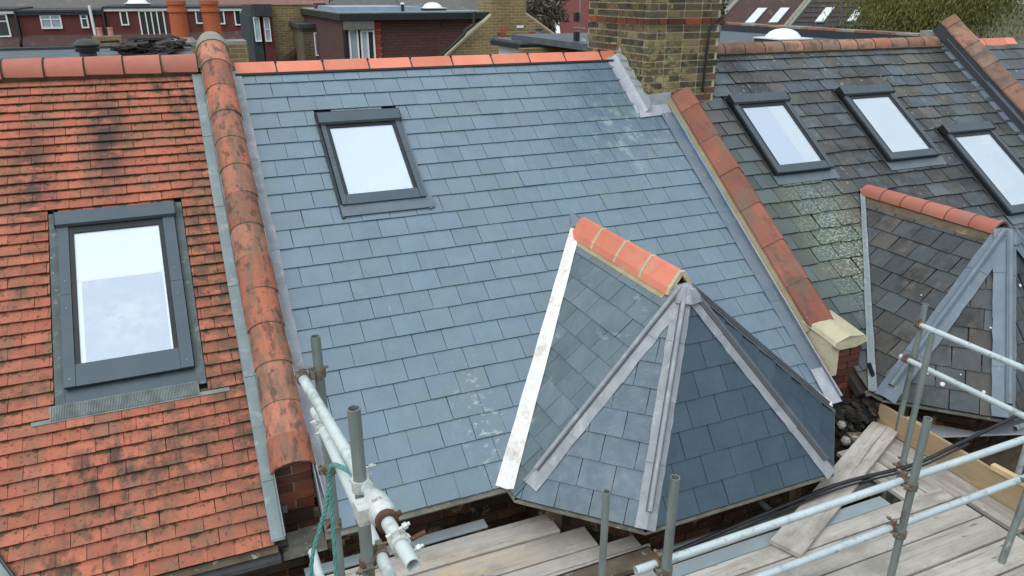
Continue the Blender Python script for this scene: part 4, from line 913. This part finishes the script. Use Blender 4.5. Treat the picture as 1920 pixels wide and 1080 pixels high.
coupler(sf, pe - dv * .13 + V((-.012, 0, -.028)), dv, V((.3, .1, -1)), 'fitting_white')
MB().tube([pe - dv * .12 + V((.02, 0, .0)), pe - dv * .12 + V((.085, 0, .02))], .008, 8).obj('bolt', 'rust', sf)
MB().tube([pe - dv * .27 + V((.03, 0, 0)), pe - dv * .27 + V((.055, 0, .012))], .010, 8).obj('bolt', 'rust', sf)

# rope
rp_ = MB(); base = [V((.47, 2.56, 7.30)), V((.44, 2.62, 7.335)), V((.405, 2.78, 7.29)), V((.385, 2.95, 7.20)), V((.375, 3.02, 7.10)), V((.37, 3.03, 6.9)), V((.36, 3.02, 6.6)), V((.34, 3.0, 6.2))]
def catm(P, n):
    o = []
    for i in range(len(P) - 1):
        p0, p1, p2_, p3_ = P[max(i - 1, 0)], P[i], P[i + 1], P[min(i + 2, len(P) - 1)]
        for k in range(n): t_ = k / n; o.append(.5 * ((2 * p1) + (p2_ - p0) * t_ + (2 * p0 - 5 * p1 + 4 * p2_ - p3_) * t_ * t_ + (3 * p1 - p0 - 3 * p2_ + p3_) * t_ ** 3))
    return o + [P[-1]]
def rope(mb, P, R=.0055):
    c = catm(P, 14)
    for s in range(3):
        pts = []
        for i, p in enumerate(c): a = i * .75 + s * 2.094; d = (c[min(i + 1, len(c) - 1)] - c[max(i - 1, 0)]).normalized(); x = d.cross(V((.3, .2, .9))).normalized(); y = d.cross(x); pts.append(p + (x * math.cos(a) + y * math.sin(a)) * R)
        mb.tube(pts, R * 1.1, 6)
rope(rp_, base); rope(rp_, [V((.375, 3.03, 7.08)), V((.355, 3.04, 6.95)), V((.31, 3.05, 6.8)), V((.25, 3.05, 6.6)), V((.22, 3.05, 6.2))])
tag(rp_.obj('rope', 'rope', None, smooth=True), 'teal green twisted rope tied round the left scaffold tubes', 'rope')

# ------------------------------------------------------------------ boards
def board(a, b, wdt, z, th, m, label, cat='scaffold board', rot=0., crack=False, group=None, tilt=0., bands=False):
    """board from a to b (centre line on plan), top at z"""
    a, b = V((*a, 0)), V((*b, 0)); d = (b - a); L = d.length; d.normalize(); ang = math.atan2(d.y, d.x)
    Mx = Matrix.Translation((a.x, a.y, z - th)) @ Matrix.Rotation(ang, 4, 'Z') @ Matrix.Rotation(tilt, 4, 'Y')
    mb = MB(); w = wdt / 2; e = .003
    P = [(0, -w), (L, -w), (L, w), (0, w)]
    prof = [(-w, e), (-w + e, 0), (w - e, 0), (w, e), (w, th - e), (w - e, th), (-w + e, th), (-w, th - e)]
    N = max(2, int(L / .25)); vs = []; n = 8
    for j in range(N + 1):
        dz = .002 * math.sin(j * 1.3 + a.x * 9); vs += [V((L * j / N, y, zz + dz)) for y, zz in prof]
    fs = [(j * n + i, (j + 1) * n + i, (j + 1) * n + (i + 1) % n, j * n + (i + 1) % n) for j in range(N) for i in range(n)] + [tuple(range(n)), tuple(range(N * n, N * n + n))[::-1]]
    mb.add(vs, fs)
    me = mb.mesh('scaffold_board', m); o = put('scaffold_board', me, None, Mx); tag(o, label, cat, group)
    if crack:
        ck = MB(); x = L * crack[0]; y = crack[2]
        for k in range(9):
            x2 = x + L * (crack[1] - crack[0]) / 9; y2 = y + random.uniform(-.008, .010); s = .0028 * (1 - abs(k - 4) / 6)
            ck.prism([V((x, y - s, th + .0035)), V((x2, y2 - s, th + .0035)), V((x2, y2 + s, th + .0035)), V((x, y + s, th + .0035))], V((0, 0, .0006))); x, y = x2, y2
        put('split', ck.mesh('split', 'mortar_dark'), o, Mx)
    if bands:
        bm_ = MB()
        for x in bands: bm_.box((x, -w - .002, -.002), V((.025, 0, 0)), V((0, wdt + .004, 0)), V((0, 0, th + .006)))
        put('end_band', bm_.mesh('end_band', 'galv'), o, Mx)
    return o
ZP = 5.50
rows = [((.30, 4.085), (2.10, 4.085), .214, 'weathered board nearest the brick wall at the left of the bay', .0),
        ((.30, 3.855), (2.285, 3.845), .218, 'second board from the wall, its cut end by the bay corner', -.004),
        ((.30, 3.668), (2.56, 3.662), .112, 'narrow board third from the wall beside the loose metal fixing', .002),
        ((.30, 3.590), (2.62, 3.584), .026, 'thin batten between the narrow board and the black gutter', .004),
        ((.30, 3.27), (2.50, 3.27), .216, 'board on the near side of the dark splashed timber', -.003),
        ((.30, 2.98), (5.12, 2.975), .216, 'long board running past the bay foot under the loose plank', -.001),
        ((.30, 2.745), (5.12, 2.745), .217, 'long wide board with grey cement stain below the loose plank', .003),
        ((.30, 2.51), (5.14, 2.51), .218, 'outer platform board nearest the viewer below the guard rails', -.002),
        ((.30, 2.275), (5.14, 2.275), .218, 'outermost board at the platform edge behind the standards', .0)]
for a, b, w, lb, dz in rows: board(a, b, w, ZP + dz, .038, 'timber', lb)
board((2.60, 3.30), (4.6, 3.295), .11, ZP - .005, .03, 'grey_sheet', 'narrow grey metal sheet lying along the foot of the bay', 'metal sheet')
board((2.65, 3.165), (5.12, 3.165), .135, ZP + .001, .036, 'timber', 'narrow board between the grey sheet and the long platform boards')
board((.30, 4.26), (1.62, 4.262), .09, ZP + .012, .02, 'grey_sheet', 'thin blue grey sheet strip between the boards and the brick wall', 'metal sheet')
board((1.05, 3.44), (2.58, 3.47), .135, ZP + .035, .05, 'timber_dark', 'dark stained timber with white mortar splashes beside the bay', 'timber')
board((.9, 3.540), (2.60, 3.550), .036, ZP + .012, .04, 'black_plastic', 'black plastic gutter length lying along the dark timber', 'gutter length')
for k, (x, lb) in enumerate(((4.86, 'short board under the upper end of the loose plank'), (5.09, 'short return board next to the one at the toe board'), (5.30, 'short return board tight against the plywood toe board'))): board((x, 2.65 if k == 2 else 3.1), (x, 4.06 - .12 * (k == 0)), .21, ZP - .003, .038, 'timber', lb)
board((5.40, 4.02), (3.455, 3.135), .23, ZP + .062, .036, 'timber', 'loose split scaffold plank lying diagonally across the platform boards', crack=(.02, .45, .02), tilt=.006)
board((4.98, 4.03), (5.30, 3.90), .13, ZP + .045, .04, 'timber_dark', 'short dark offcut under the top end of the loose plank', 'timber')
tb = board((5.425, 4.13), (5.40, 2.25), .028, ZP + .225, .225, 'timber_new', 'upright golden plywood toe board closing the right end of the platform', 'toe board')
board((5.40, 3.05), (5.42, 2.72), .05, ZP + .275, .045, 'timber_raw', 'pale raw timber offcut resting on the toe board', 'timber')
board((5.43, 3.86), (5.43, 3.70), .05, ZP + .235, .02, 'timber_new', 'small timber cleat on top of the toe board', 'timber')
mf = MB()
for x, y, a in ((1.36, 3.72, .3), (1.44, 3.68, 1.1), (1.40, 3.66, -.4)): c_, s_ = math.cos(a), math.sin(a); mf.box((x, y, ZP + .002), V((c_, s_, 0)) * .065, V((-s_, c_, 0)) * .04, V((0, 0, .008)))
tag(mf.obj('metal_fixing', 'galv'), 'small galvanised plate fixing lying on the seam between two boards', 'fixing')
# black pipe across the platform
pp = catm([V((2.55, 3.40, ZP + .035)), V((3.3, 3.46, ZP + .05)), V((4.25, 3.48, ZP + .11)), V((5.0, 3.42, ZP + .13)), V((5.42, 3.36, ZP + .26)), V((6.2, 3.40, ZP + .33)), V((8.0, 3.5, ZP + .5))], 8)
tag(MB().tube(pp, .016, 10).obj('black_pipe', 'black_plastic', None, smooth=True), 'long thin black pipe lying across the boards and over the toe board', 'pipe')
tag(MB().tube([p + V((0, -.035, -.008)) for p in pp[:34]], .009, 8).obj('black_cable', 'black_plastic', None, smooth=True), 'thin black cable running alongside the black pipe', 'cable')

# clutter in the corner between the bays
random.seed(11)
MB().aabb(4.80, 5.9, 4.05, 4.45, 5.30, 5.45).obj('hidden_ledge', 'debris', right)
hop = thing('rainwater_hopper', 'black rainwater hopper in the dark corner between the bays', 'hopper', (5.33, 4.2, 5.4))
MB().prism([V((5.24, 4.14, 5.62)), V((5.42, 4.14, 5.62)), V((5.40, 4.32, 5.62)), V((5.24, 4.32, 5.62))], V((.02, .01, -.13))).obj('hopper_box', 'black_plastic', hop)
MB().tube([V((5.33, 4.2, 5.56)), V((5.30, 4.22, 5.3)), V((5.28, 4.25, 4.6))], .035, 12).obj('downpipe', 'black_plastic', hop, smooth=True)
MB().tube([V((5.44, 4.35, 6.02)), V((5.50, 4.30, 5.85)), V((5.52, 4.22, 5.75))], .02, 8).obj('overflow', 'black_plastic', hop, smooth=True)
db = MB()
for k in range(220):
    x, y = random.uniform(4.92, 5.6), random.uniform(4.08, 4.42); s = random.uniform(.02, .06)
    db.box((x, y, 5.44 + random.random() * .22), V((s, random.uniform(-s, s), 0)), V((-s * .4, s, s * .4)), V((0, s * .3, s * .7)))
tag(db.obj('debris', 'debris'), 'dark mortar debris and moss in the corner between the bays', 'debris', kind='stuff')
for x, y, z, r in ((4.93, 4.02, 5.52, .045), (4.96, 4.12, 5.62, .04)): tag(MB().lathe((x, y, z), [(0, -r), (r * .7, -r * .7), (r, 0), (r * .7, r * .6), (0, r * .8)], n=9).obj('rubble_lump', 'concrete'), 'pale mortar lump lying in the corner right of the new bay' if r > .042 else 'small grey mortar lump above the pale one beside the new bay', 'rubble')
MB().box(V((4.79, 4.05, 5.70)), V((.10, .10, 0)), V((-.02, .22, 0)), V((0, 0, .012))).obj('corner_lead', 'rust', mid)
MB().prism([V((4.72, 4.23, 5.86)), V((4.86, 4.16, 5.80)), V((4.90, 4.22, 5.81)), V((4.70, 4.42, 5.98))], V((0, 0, .008))).obj('valley_end', 'valley_white', mid)
MB().aabb(5.60, 5.66, 4.20, 4.27, 5.80, 5.83).obj('white_clip', 'upvc', right)
tag(MB().prism([V((5.5, 3.9, 5.46)), V((8.2, 2.95, 5.46)), V((8.2, 3.4, 5.46)), V((5.6, 4.1, 5.46))], V((0, 0, .02))).obj('bay_ledge', 'pale_sheet'), 'pale grey sheet ledge below the right hand bay roof', 'ledge')
tag(MB().prism([V((5.6, 1.2, 4.6)), V((8.5, 1.2, 4.6)), V((8.5, 3.0, 4.62)), V((5.6, 2.4, 4.62))], V((0, 0, .01))).obj('tarpaulin', 'navy_tarp'), 'dark navy tarpaulin seen below the tubes at the lower right', 'tarpaulin')
tag(MB().prism([V((5.75, 2.6, 5.5)), V((8.5, 2.4, 5.5)), V((8.5, 2.75, 5.55)), V((5.8, 3.0, 5.55))], V((0, 0, .012))).obj('plastic_sheeting', 'pale_sheet'), 'pale green plastic sheeting behind the toe board', 'sheeting')

# ------------------------------------------------------------------ background
def at(px, py, Yd=None, Xd=None, Zd=None):      # the point of a plane seen at a pixel of the photograph
    d = rt * ((px - 960) / FPX) - up * ((py - 540) / FPX) + fw
    if Yd is not None: t_ = (Yd - CP.y) / d.y
    elif Xd is not None: t_ = (Xd - CP.x) / d.x
    else: t_ = (Zd - CP.z) / d.z
    return CP + d * t_
def window(parent, x0, x1, z0, z1, y, cols=1, transom=None, dark='dark_room', fr=.07, name='window', depthf=.08):
    w = part(name, parent); f = MB()
    f.aabb(x0 - fr, x1 + fr, y - depthf, y, z1, z1 + fr); f.aabb(x0 - fr, x1 + fr, y - depthf - .03, y, z0 - fr, z0); f.aabb(x0 - fr, x0, y - depthf, y, z0, z1); f.aabb(x1, x1 + fr, y - depthf, y, z0, z1)
    for k in range(1, cols): xx = x0 + (x1 - x0) * k / cols; f.aabb(xx - fr * .45, xx + fr * .45, y - depthf, y, z0, z1)
    if transom: zt = z0 + (z1 - z0) * transom; f.aabb(x0, x1, y - depthf * .9, y, zt - fr * .35, zt + fr * .35)
    f.obj('window_frame', 'upvc', w)
    for k in range(cols):
        a, b = x0 + (x1 - x0) * k / cols, x0 + (x1 - x0) * (k + 1) / cols
        MB().aabb(a + .01, b - .01, y - .045, y - .04, z0, z1).obj('pane', 'glass_clear', w)
        MB().aabb(a + .01, b - .01, y - .03, y - .012, z0, z1).obj('interior', (dark[k] if isinstance(dark, (list, tuple)) else dark), w)
    return w
YB = 48.
def px_rect(x0, y0, x1, y1, Yd): a, b = at(x0, y0, Yd), at(x1, y1, Yd); return a.x, b.x, b.z, a.z
def dormer(lbl, x0, x1, zt, zb_, y, m='maroon_tile', fas='white_paint', skirt=.5, wallm='wall_yellow', dpt=7.):
    h = thing('terraced_house', lbl, 'house', ((x0 + x1) / 2, y + 3, 0))
    MB().aabb(x0, x1, y, y + dpt, zb_, zt - .05).obj('dormer', m, h)
    MB().aabb(x0 - .1, x1 + .1, y - .18, y + dpt, zt - .05, zt + .05).obj('dormer_roof', 'felt_dark', h)
    MB().aabb(x0 - .05, x1 + .05, y - .14, y - .02, zt - .19, zt - .05).obj('fascia', fas, h)
    MB().prism([V((x0, y - .02, zb_ + .03)), V((x1, y - .02, zb_ + .03)), V((x1, y - .55, zb_ - skirt)), V((x0, y - .55, zb_ - skirt))], V((0, .1, -.05))).obj('lower_roof', 'maroon_roof', h)
    MB().aabb(x0, x1, y - .45, y + dpt, 0, zb_ - skirt).obj('wall', wallm, h)
    MB().tube([V((x0, y - .6, zb_ - skirt - .02)), V((x1, y - .6, zb_ - skirt - .02))], .06, 8).obj('gutter', 'gutter', h)
    return h
d0 = dormer('distant brown tiled dormer house at the far left edge', -10.5, -7.35, 8.25, 6.9, YB, 'maroon_roof', 'white_paint')
window(d0, -9.2, -7.75, 7.0, 8.0, YB, 2, .7)
d1 = dormer('distant red tile hung dormer house with two white windows', -7.2, -3.35, 8.17, 6.95, YB, fas='gutter')
a, b, c_, d_ = px_rect(77, 31, 115, 51, YB); window(d1, a, b, c_, d_, YB, 2, .72, ['curtain', 'curtain'])
a, b, c_, d_ = px_rect(152, 29, 165, 50, YB); window(d1, a, b, c_, d_, YB, 1, .72)
pa, pb = at(167, 10, YB - .3), at(181, 66, YB - .3); MB().tube([pa, V((pa.x + .02, pa.y, pb.z))], .07, 8).obj('white_pipe', 'upvc', d1)
d2 = dormer('distant maroon dormer house with white folding doors', -3.15, .75, 8.33, 6.95, YB)
a, b, c_, d_ = px_rect(226, 22, 240, 45, YB); window(d2, a, b, c_, d_, YB, 1)
a, b, c_, d_ = px_rect(261, 22, 311, 66, YB); window(d2, a, b, c_, d_, YB, 4, None, name='folding_door')
MB().aabb(-2.2, .8, YB - 1.1, YB, 6.68, 6.80).obj('balcony_slab', 'felt_dark', d2)
d3 = dormer('distant maroon dormer house partly behind the terracotta pots', .85, 4.45, 8.30, 6.98, YB)
for q in ((367, 18, 381, 42), (405, 20, 420, 43), (440, 19, 452, 45)): a, b, c_, d_ = px_rect(*q, YB); window(d3, a, b, c_, d_, YB, 1)
a, b, c_, d_ = px_rect(455, 89, 468, 113, YB - .45); window(d3, a, b, c_, d_, YB - .45, 1)
for x in (-7.28, -3.25, .8): MB().tube([V((x, YB - .16, 8.3)), V((x, YB - .16, 5))], .06, 8).obj('downpipe', 'gutter', d1 if x < -5 else d2 if x < 0 else d3)
# slope and pale ridge seen over the far dormers
for lb, xa, xb, m in (('long grey tiled roof rising behind the distant dormers', -14, 4.6, 'grey_roof'),):
    r_ = thing('long_roof', lb, 'roof', (xa, YB + 9, 0)); MB().prism([V((xa, YB + 5.5, 7.9)), V((xb, YB + 5.5, 7.9)), V((xb, YB + 9, 10.2)), V((xa, YB + 9, 10.2))], V((0, .1, -.1))).obj('roof_slope', m, r_)
    MB().aabb(xa, xb, YB + 9, YB + 9.2, 10.15, 10.4).obj('ridge', 'pink_ridge', r_)
    MB().aabb(xa, xb, YB + 7, YB + 11, 0, 7.9).obj('wall', 'wall_brown', r_)
for x, lb in ((-4.1, 'small white dome rooflight above the folding doors'),): dome(-1.55, YB + 2.0, 8.38, .62, lb)
# small brick chimney between the distant dormers
dc = thing('brick_chimney', 'short distant brick chimney between the red and maroon dormers', 'chimney', (-3.2, YB - 3, 0))
MB().aabb(-3.75, -2.45, YB - 3, YB - 2, 3, 7.0).obj('stack', 'wall_yellow', dc)
for x in (-3.4, -2.9): MB().lathe((x, YB - 2.5, 7.0), [(.14, 0), (.12, .35), (.15, .36), (.14, .42), (.09, .42)], n=10).obj('chimney_pot', 'pink_ridge', dc)
tag(MB().aabb(-20, 6, YB - 6, YB - 5.7, 0, 6.1).obj('garden_wall', 'wall_brown'), 'distant brown brick wall below the maroon dormers', 'wall')
# yellow gable house with black box dormer
yg = thing('terraced_house', 'yellow brick gable with pale pink ridge behind the scaffold ridge line', 'house', (3.7, 27, 0))
MB().aabb(2.95, 4.75, 26, 31, 0, 8.78).obj('gable_wall', 'wall_yellow', yg)
MB().aabb(1.2, 4.75, 25.95, 26.2, 8.79, 8.90).obj('ridge', 'pink_ridge', yg)
MB().aabb(2.40, 2.93, 25.6, 30, 8.45, 8.80).obj('dark_parapet', 'felt_dark', yg)
MB().aabb(2.62, 2.93, 25.8, 30, 0, 8.45).obj('side_wall', 'maroon_tile', yg)
MB().aabb(2.30, 2.58, 25.8, 30, 0, 8.45).obj('side_panel', 'felt_dark', yg)
a, b, c_, d_ = px_rect(493, 34, 500, 76, 25.8); window(yg, a + .03, a + .15, c_, d_, 25.8, 1, .5, 'curtain', .03)
a, b, c_, d_ = px_rect(476, 34, 485, 76, 25.8); window(yg, a, a + .12, c_, d_, 25.8, 1, None, 'blind_white', .03)
MB().prism([V((2.95, 25.9, 7.10)), V((3.9, 25.9, 7.75)), V((3.9, 25.9, 7.60)), V((2.95, 25.9, 6.95))], V((0, -.3, 0))).obj('lean_to_edge', 'maroon_roof', yg)
db_ = thing('terraced_house', 'dark brick back addition with tall white framed doors', 'house', (4.4, 24, 0))
MB().aabb(3.55, 4.75, 24, 27, 0, 8.15).obj('brick_wall', 'wall_brown', db_)
MB().aabb(3.45, 4.8, 23.9, 27, 8.15, 8.27).obj('flat_roof', 'felt_dark', db_)
MB().aabb(4.02, 4.30, 24.0, 24.4, 8.27, 8.85).obj('flue_stack', 'maroon_roof', db_); MB().aabb(4.31, 4.50, 24.0, 24.4, 8.27, 8.83).obj('lead_stack', 'lead_old', db_)
a, b, c_, d_ = px_rect(590, 48, 596, 96, 23.98); window(db_, 3.90, 4.0, 7.4, 8.0, 23.98, 1, None, 'curtain', .03)
window(db_, 4.13, 4.55, 6.9, 8.0, 23.98, 3, None, ['curtain', 'blind_white', 'dark_room'], .035, 'glazed_door')
# maroon brick block
mbk = thing('terraced_house', 'dark maroon brick loft block with thick black flat roof edge', 'house', (5.8, 22, 0))
MB().add([(3.95, 20, 0), (7.85, 20, 0), (7.85, 20, 8.55), (3.95, 20, 8.55), (3.95, 26, 0), (7.85, 26, 0), (7.85, 26, 8.55), (3.95, 26, 8.55)], [(0, 1, 2, 3), (5, 4, 7, 6), (4, 0, 3, 7), (1, 5, 6, 2), (3, 2, 6, 7)]).obj('brick_wall', 'wall_maroon', mbk)
MB().aabb(3.85, 7.88, 19.75, 26, 8.50, 8.66).obj('fascia', 'black_plastic', mbk); MB().aabb(3.87, 7.86, 19.80, 26, 8.662, 8.69).obj('roof_edge', 'verge_lead', mbk)
MB().aabb(3.95, 4.72, 19.78, 19.98, 8.28, 8.50).obj('soffit_panel', 'grey_roof', mbk)
for k in range(12): MB().aabb(4.77, 4.90 + .03 * (k % 2), 19.97, 20, 7.55 + k * .075, 7.615 + k * .075).obj('quoin_brick', 'brick_orange', mbk)
window(mbk, 4.12, 4.28, 7.4, 8.26, 19.98, 1, None, 'curtain', .04); window(mbk, 4.42, 4.70, 7.4, 8.22, 19.98, 2, None, ['blind_white', 'dark_room'], .04)
MB().aabb(6.57, 6.70, 19.97, 19.99, 8.32, 8.41).obj('air_vent', 'black_plastic', mbk)
MB().tube([at(890, 22, 19.5), at(888, 46, 19.5), at(874, 56, 19.5), at(868, 66, 19.5), at(822, 108, 19.5), at(800, 128, 19.5)], .05, 8).obj('downpipe', 'black_plastic', mbk, smooth=True)
MB().tube([V((3.97, 19.9, 8.5)), V((3.97, 19.9, 5))], .045, 8).obj('downpipe', 'black_plastic', mbk)
MB().aabb(3.9, 6.2, 20.6, 23, 8.69, 8.80).obj('lead_tray', 'blue_lead', mbk)
MB().tube([V((5.62, 20.3, 8.69)), V((5.62, 20.3, 8.86))], .045, 10).obj('soil_pipe', 'black_plastic', mbk); MB().lathe((5.62, 20.3, 8.86), [(.06, 0), (.06, .03), (0, .05)], n=10).obj('pipe_cap', 'upvc', mbk)
dome(6.62, 20.9, 8.70, .30, 'white dome rooflight on the maroon brick block')
MB().prism([V((6.0, 21.6, 8.70)), V((7.85, 21.6, 8.70)), V((7.85, 25, 10.2)), V((6.0, 25, 10.2))], V((0, .05, -.1))).obj('tiled_slope', 'grey_roof', mbk)
# yellow gable with two slopes
g2 = thing('terraced_house', 'yellow stock brick gable and chimney breast behind the orange ridge', 'house', (9.5, 24, 0))
GY = 19.6
def gp_(px, py, dz=0.): q = at(px, py, GY); return V((q.x, GY, q.z + dz))
gl_ = [gp_(836, 108), gp_(921, 30), gp_(922, 2, .8), gp_(987, 2, .8), gp_(986, 26), gp_(1062, 82)]
MB().prism([V((gl_[0].x, GY, 0))] + gl_ + [V((gl_[-1].x, GY, 0))], V((0, 1.0, 0))).obj('gable_wall', 'wall_yellow', g2)
for a, b in ((gl_[0], gl_[1]), (gl_[4], gl_[5])): MB().prism([a, b, b + Z1 * .05, a + Z1 * .05], V((0, 1.2, 0)) ).obj('verge_trim', 'mortar_cream', g2)
q = gp_(975, 50); MB().aabb(q.x - .1, q.x + .1, GY - .02, GY, q.z - .03, q.z + .03).obj('white_block', 'upvc', g2)
for px, py in ((945, 55), (940, 63), (948, 68), (936, 72), (1000, 62)): q = gp_(px, py); MB().aabb(q.x - .12, q.x + .12, GY - .012, GY, q.z - .035, q.z + .035).obj('orange_brick', 'brick_orange', g2)
# pink tiled roof right of the gable
pk = thing('terraced_house', 'purplish pink tiled roof seen between the bare shrub and the chimney', 'house', (14, 32, 0))
MB().prism([V((15.0, 30, 7.2)), V((20, 30, 7.2)), V((20, 34, 10.2)), V((16.5, 34, 10.2))], V((0, .1, -.1))).obj('roof_slope', 'maroon_tile', pk); MB().aabb(14.8, 20, 30.2, 34, 0, 7.2).obj('wall', 'wall_brown', pk)
MB().prism([V((14.9, 29.9, 7.25)), V((15.1, 29.9, 7.25)), V((16.6, 33.9, 10.3)), V((16.4, 33.9, 10.3))], V((0, 0, .1))).obj('white_verge', 'white_paint', pk)
# dark small roof with flue
dk = thing('roof_box', 'small black edged flat roof with a grey flue behind the orange ridge', 'roof', (6.9, 14, 0))
MB().aabb(6.20, 7.65, 14, 15.6, 8.13, 8.22).obj('roof_edge', 'black_plastic', dk); MB().aabb(6.24, 7.62, 14.05, 15.6, 8.222, 8.27).obj('roof_top', 'felt', dk); MB().aabb(6.35, 6.72, 14.1, 15.5, 0, 8.13).obj('wall', 'white_paint', dk); MB().aabb(6.73, 7.6, 14.1, 15.5, 0, 8.13).obj('cheek', 'felt_dark', dk)
MB().tube([V((6.68, 14.2, 8.2)), V((6.68, 14.2, 8.47))], .055, 12).obj('flue', 'lead_old', dk, smooth=True); MB().tube([V((6.68, 14.2, 8.47)), V((6.68, 14.2, 8.50))], .07, 12).obj('flue_cap', 'felt_dark', dk)
# aerial pole left of the chimney
ae = thing('aerial_mast', 'thin aerial mast with two black boxes left of the chimney', 'aerial', (6.0, 11, 0))
b0 = at(1085, 92, 11.); b1 = at(1083, -10, 11.); MB().tube([V((b0.x, 11, b0.z - 3)), V((b0.x, 11, b1.z + .3))], .012, 8).obj('mast', 'galv', ae)
for py in (32, 68): c0 = at(1080, py, 11.); MB().aabb(c0.x - .045, c0.x + .025, 10.93, 11.0, c0.z - .07, c0.z + .07).obj('box', 'black_plastic', ae)
for py in (52, 84): c0 = at(1086, py, 11.); MB().tube([c0 + V((-.09, 0, 0)), c0 + V((.10, 0, -.02))], .014, 8).obj('bracket', 'galv', ae)
MB().lathe(at(1088, 82, 10.95), [(.0, 0), (.07, .012), (.10, .035)], V((-.3, -1, .2)), 14).obj('dish', 'pale_sheet', ae, smooth=True)
# ironwork right of the chimney
iv = thing('iron_bracket', 'black rusty ironwork with clinging growth right of the chimney', 'bracket', (6.9, 9.2, 8.4))
c0 = at(1351, 45, 9.2)
MB().tube([c0 - Z1 * .25, c0 + Z1 * .5], .012, 8).obj('stem', 'galv', iv)
gb = MB(); random.seed(5)
for k in range(160):
    q = c0 + V((random.gauss(0, .03), random.gauss(0, .03), random.uniform(-.02, .5))); s = random.uniform(.01, .03); gb.box(q, V((s, 0, s * .4)), V((0, s, 0)), V((-s * .4, 0, s)))
gb.obj('growth', 'ivy', iv)
# maroon roofs with skylights beyond the flat roof
mr_ = thing('terraced_house', 'distant maroon tiled roof with two white skylights', 'house', (25, 31, 0))
mr2 = thing('terraced_house', 'distant dark ribbed roof with pale skylights beside the tree', 'house', (30, 31, 0))
def slope_pt(x, s): return V((x + s * 1.35, 30 + s * .75, 7.55 + s * .66))
for h_, xa, xb, m in ((mr_, 22.9, 27.3, 'maroon_roof'), (mr2, 27.45, 33.5, 'felt_dark'),):
    n_ = V((0, -.66, .75))
    MB().prism([slope_pt(xa, 0), slope_pt(xb, 0), slope_pt(xb, 5), slope_pt(xa, 5)], V((0, .06, -.1))).obj('roof_slope', m, h_)
    MB().aabb(xa, xb, 30.2, 36, 0, 7.5).obj('wall', 'wall_brown', h_)
    for x in (xa, xb - .05): MB().prism([slope_pt(x - .13, 0), slope_pt(x + .13, 0), slope_pt(x + .13, 5), slope_pt(x - .13, 5)], V((0, -.02, .12))).obj('verge', 'concrete', h_)
for h_, xs_ in ((mr_, (24.6, 26.0)), (mr2, (28.9, 31.0))):
    for x in xs_:
        MB().prism([slope_pt(x, .25), slope_pt(x + .55, .25), slope_pt(x + .55, 1.2), slope_pt(x, 1.2)], V((0, -.03, .09))).obj('skylight', 'blind_white', h_)
        MB().prism([slope_pt(x - .06, .19), slope_pt(x + .61, .19), slope_pt(x + .61, 1.27), slope_pt(x - .06, 1.27)], V((0, -.02, .06))).obj('skylight_frame', 'window_grey', h_)
for k in range(14): MB().prism([slope_pt(27.7, .3 + k * .33), slope_pt(33.3, .3 + k * .33), slope_pt(33.3, .42 + k * .33), slope_pt(27.7, .42 + k * .33)], V((0, -.01, .04))).obj('roof_rib', 'maroon_roof', mr2)
dome(35.2, 31, 7.1, .75, 'round white shape half hidden behind the olive tree')
# a far house behind everything so no gap shows the ground
bk = thing('long_roof', 'far brown roofs filling the view behind the yellow gables', 'roof', (20, 62, 0))
MB().prism([V((5, 58, 6.5)), V((70, 58, 6.5)), V((70, 63, 11)), V((5, 63, 11))], V((0, .1, -.1))).obj('roof_slope', 'grey_roof', bk); MB().aabb(5, 70, 59, 65, 0, 6.6).obj('wall', 'wall_brown', bk)

# trees
def tree(name, label, base, hgt, crown_c, crown_r, nleaf, lm, droop, lsize, limbs, seed, cat='tree', bm='bark'):
    random.seed(seed); t_ = thing(name, label, cat, base); tr = MB(); base = V(base); cc = V(crown_c)
    top = V((cc.x, cc.y, cc.z)); tr.tube([base, base.lerp(top, .4) + V((.2, .1, 0)), top], .28 * hgt / 12, 10, r2=.05)
    tips = []
    for k in range(limbs):
        a = random.uniform(0, 6.283); e = random.uniform(-.3, 1.2); d = V((math.cos(a) * math.cos(e) * crown_r[0], math.sin(a) * math.cos(e) * crown_r[1], math.sin(e) * crown_r[2])) * random.uniform(.55, 1)
        s = base.lerp(top, random.uniform(.55, 1)); m_ = s.lerp(cc + d, .5) + V((0, 0, .3)); tr.tube([s, m_, cc + d], .05, 5, r2=.008); tips += [cc + d, m_.lerp(cc + d, .5), m_]
    tr.obj('trunk', bm, t_)
    lf = MB()
    for k in range(nleaf):
        c0 = random.choice(tips) + V((random.gauss(0, .42), random.gauss(0, .42), random.gauss(0, .42))) * crown_r[0] / 3
        a = random.uniform(0, 6.283); L_ = lsize * random.uniform(.5, 1.4); d = V((math.cos(a) * .5, math.sin(a) * .5, -droop + random.uniform(-.5, .5))).normalized() * L_; w = d.cross(V((math.sin(a), .3, .4))).normalized() * L_ * .14
        lf.add([c0 - d * .5, c0 + w, c0 + d * .5, c0 - w], [(0, 1, 2, 3)])
    lf.obj('crown', lm, t_)
tree('willow_tree', 'olive green willow like tree in thin leaf behind the right roof', (27.5, 22, 0), 11, (27.6, 22.3, 9.2), (4.3, 3.2, 2.9), 100000, 'leaf', 1.3, .13, 140, 21)
sc_ = at(1020, 22, 21.2)
tree('bare_shrub', 'bare grey brown shrub between the yellow gable and the chimney', (sc_.x - .2, 21.6, 3), 7, tuple(sc_), (.62, .6, .75), 2600, 'twigs', -.2, .22, 60, 4, 'shrub', 'twigs')
tree('evergreen_tree', 'small green treetop above the blue lead tray roof', (5.0, 30, 2), 7, (5.0, 30, 9.2), (.8, .6, .5), 700, 'leaf', .2, .15, 16, 9)
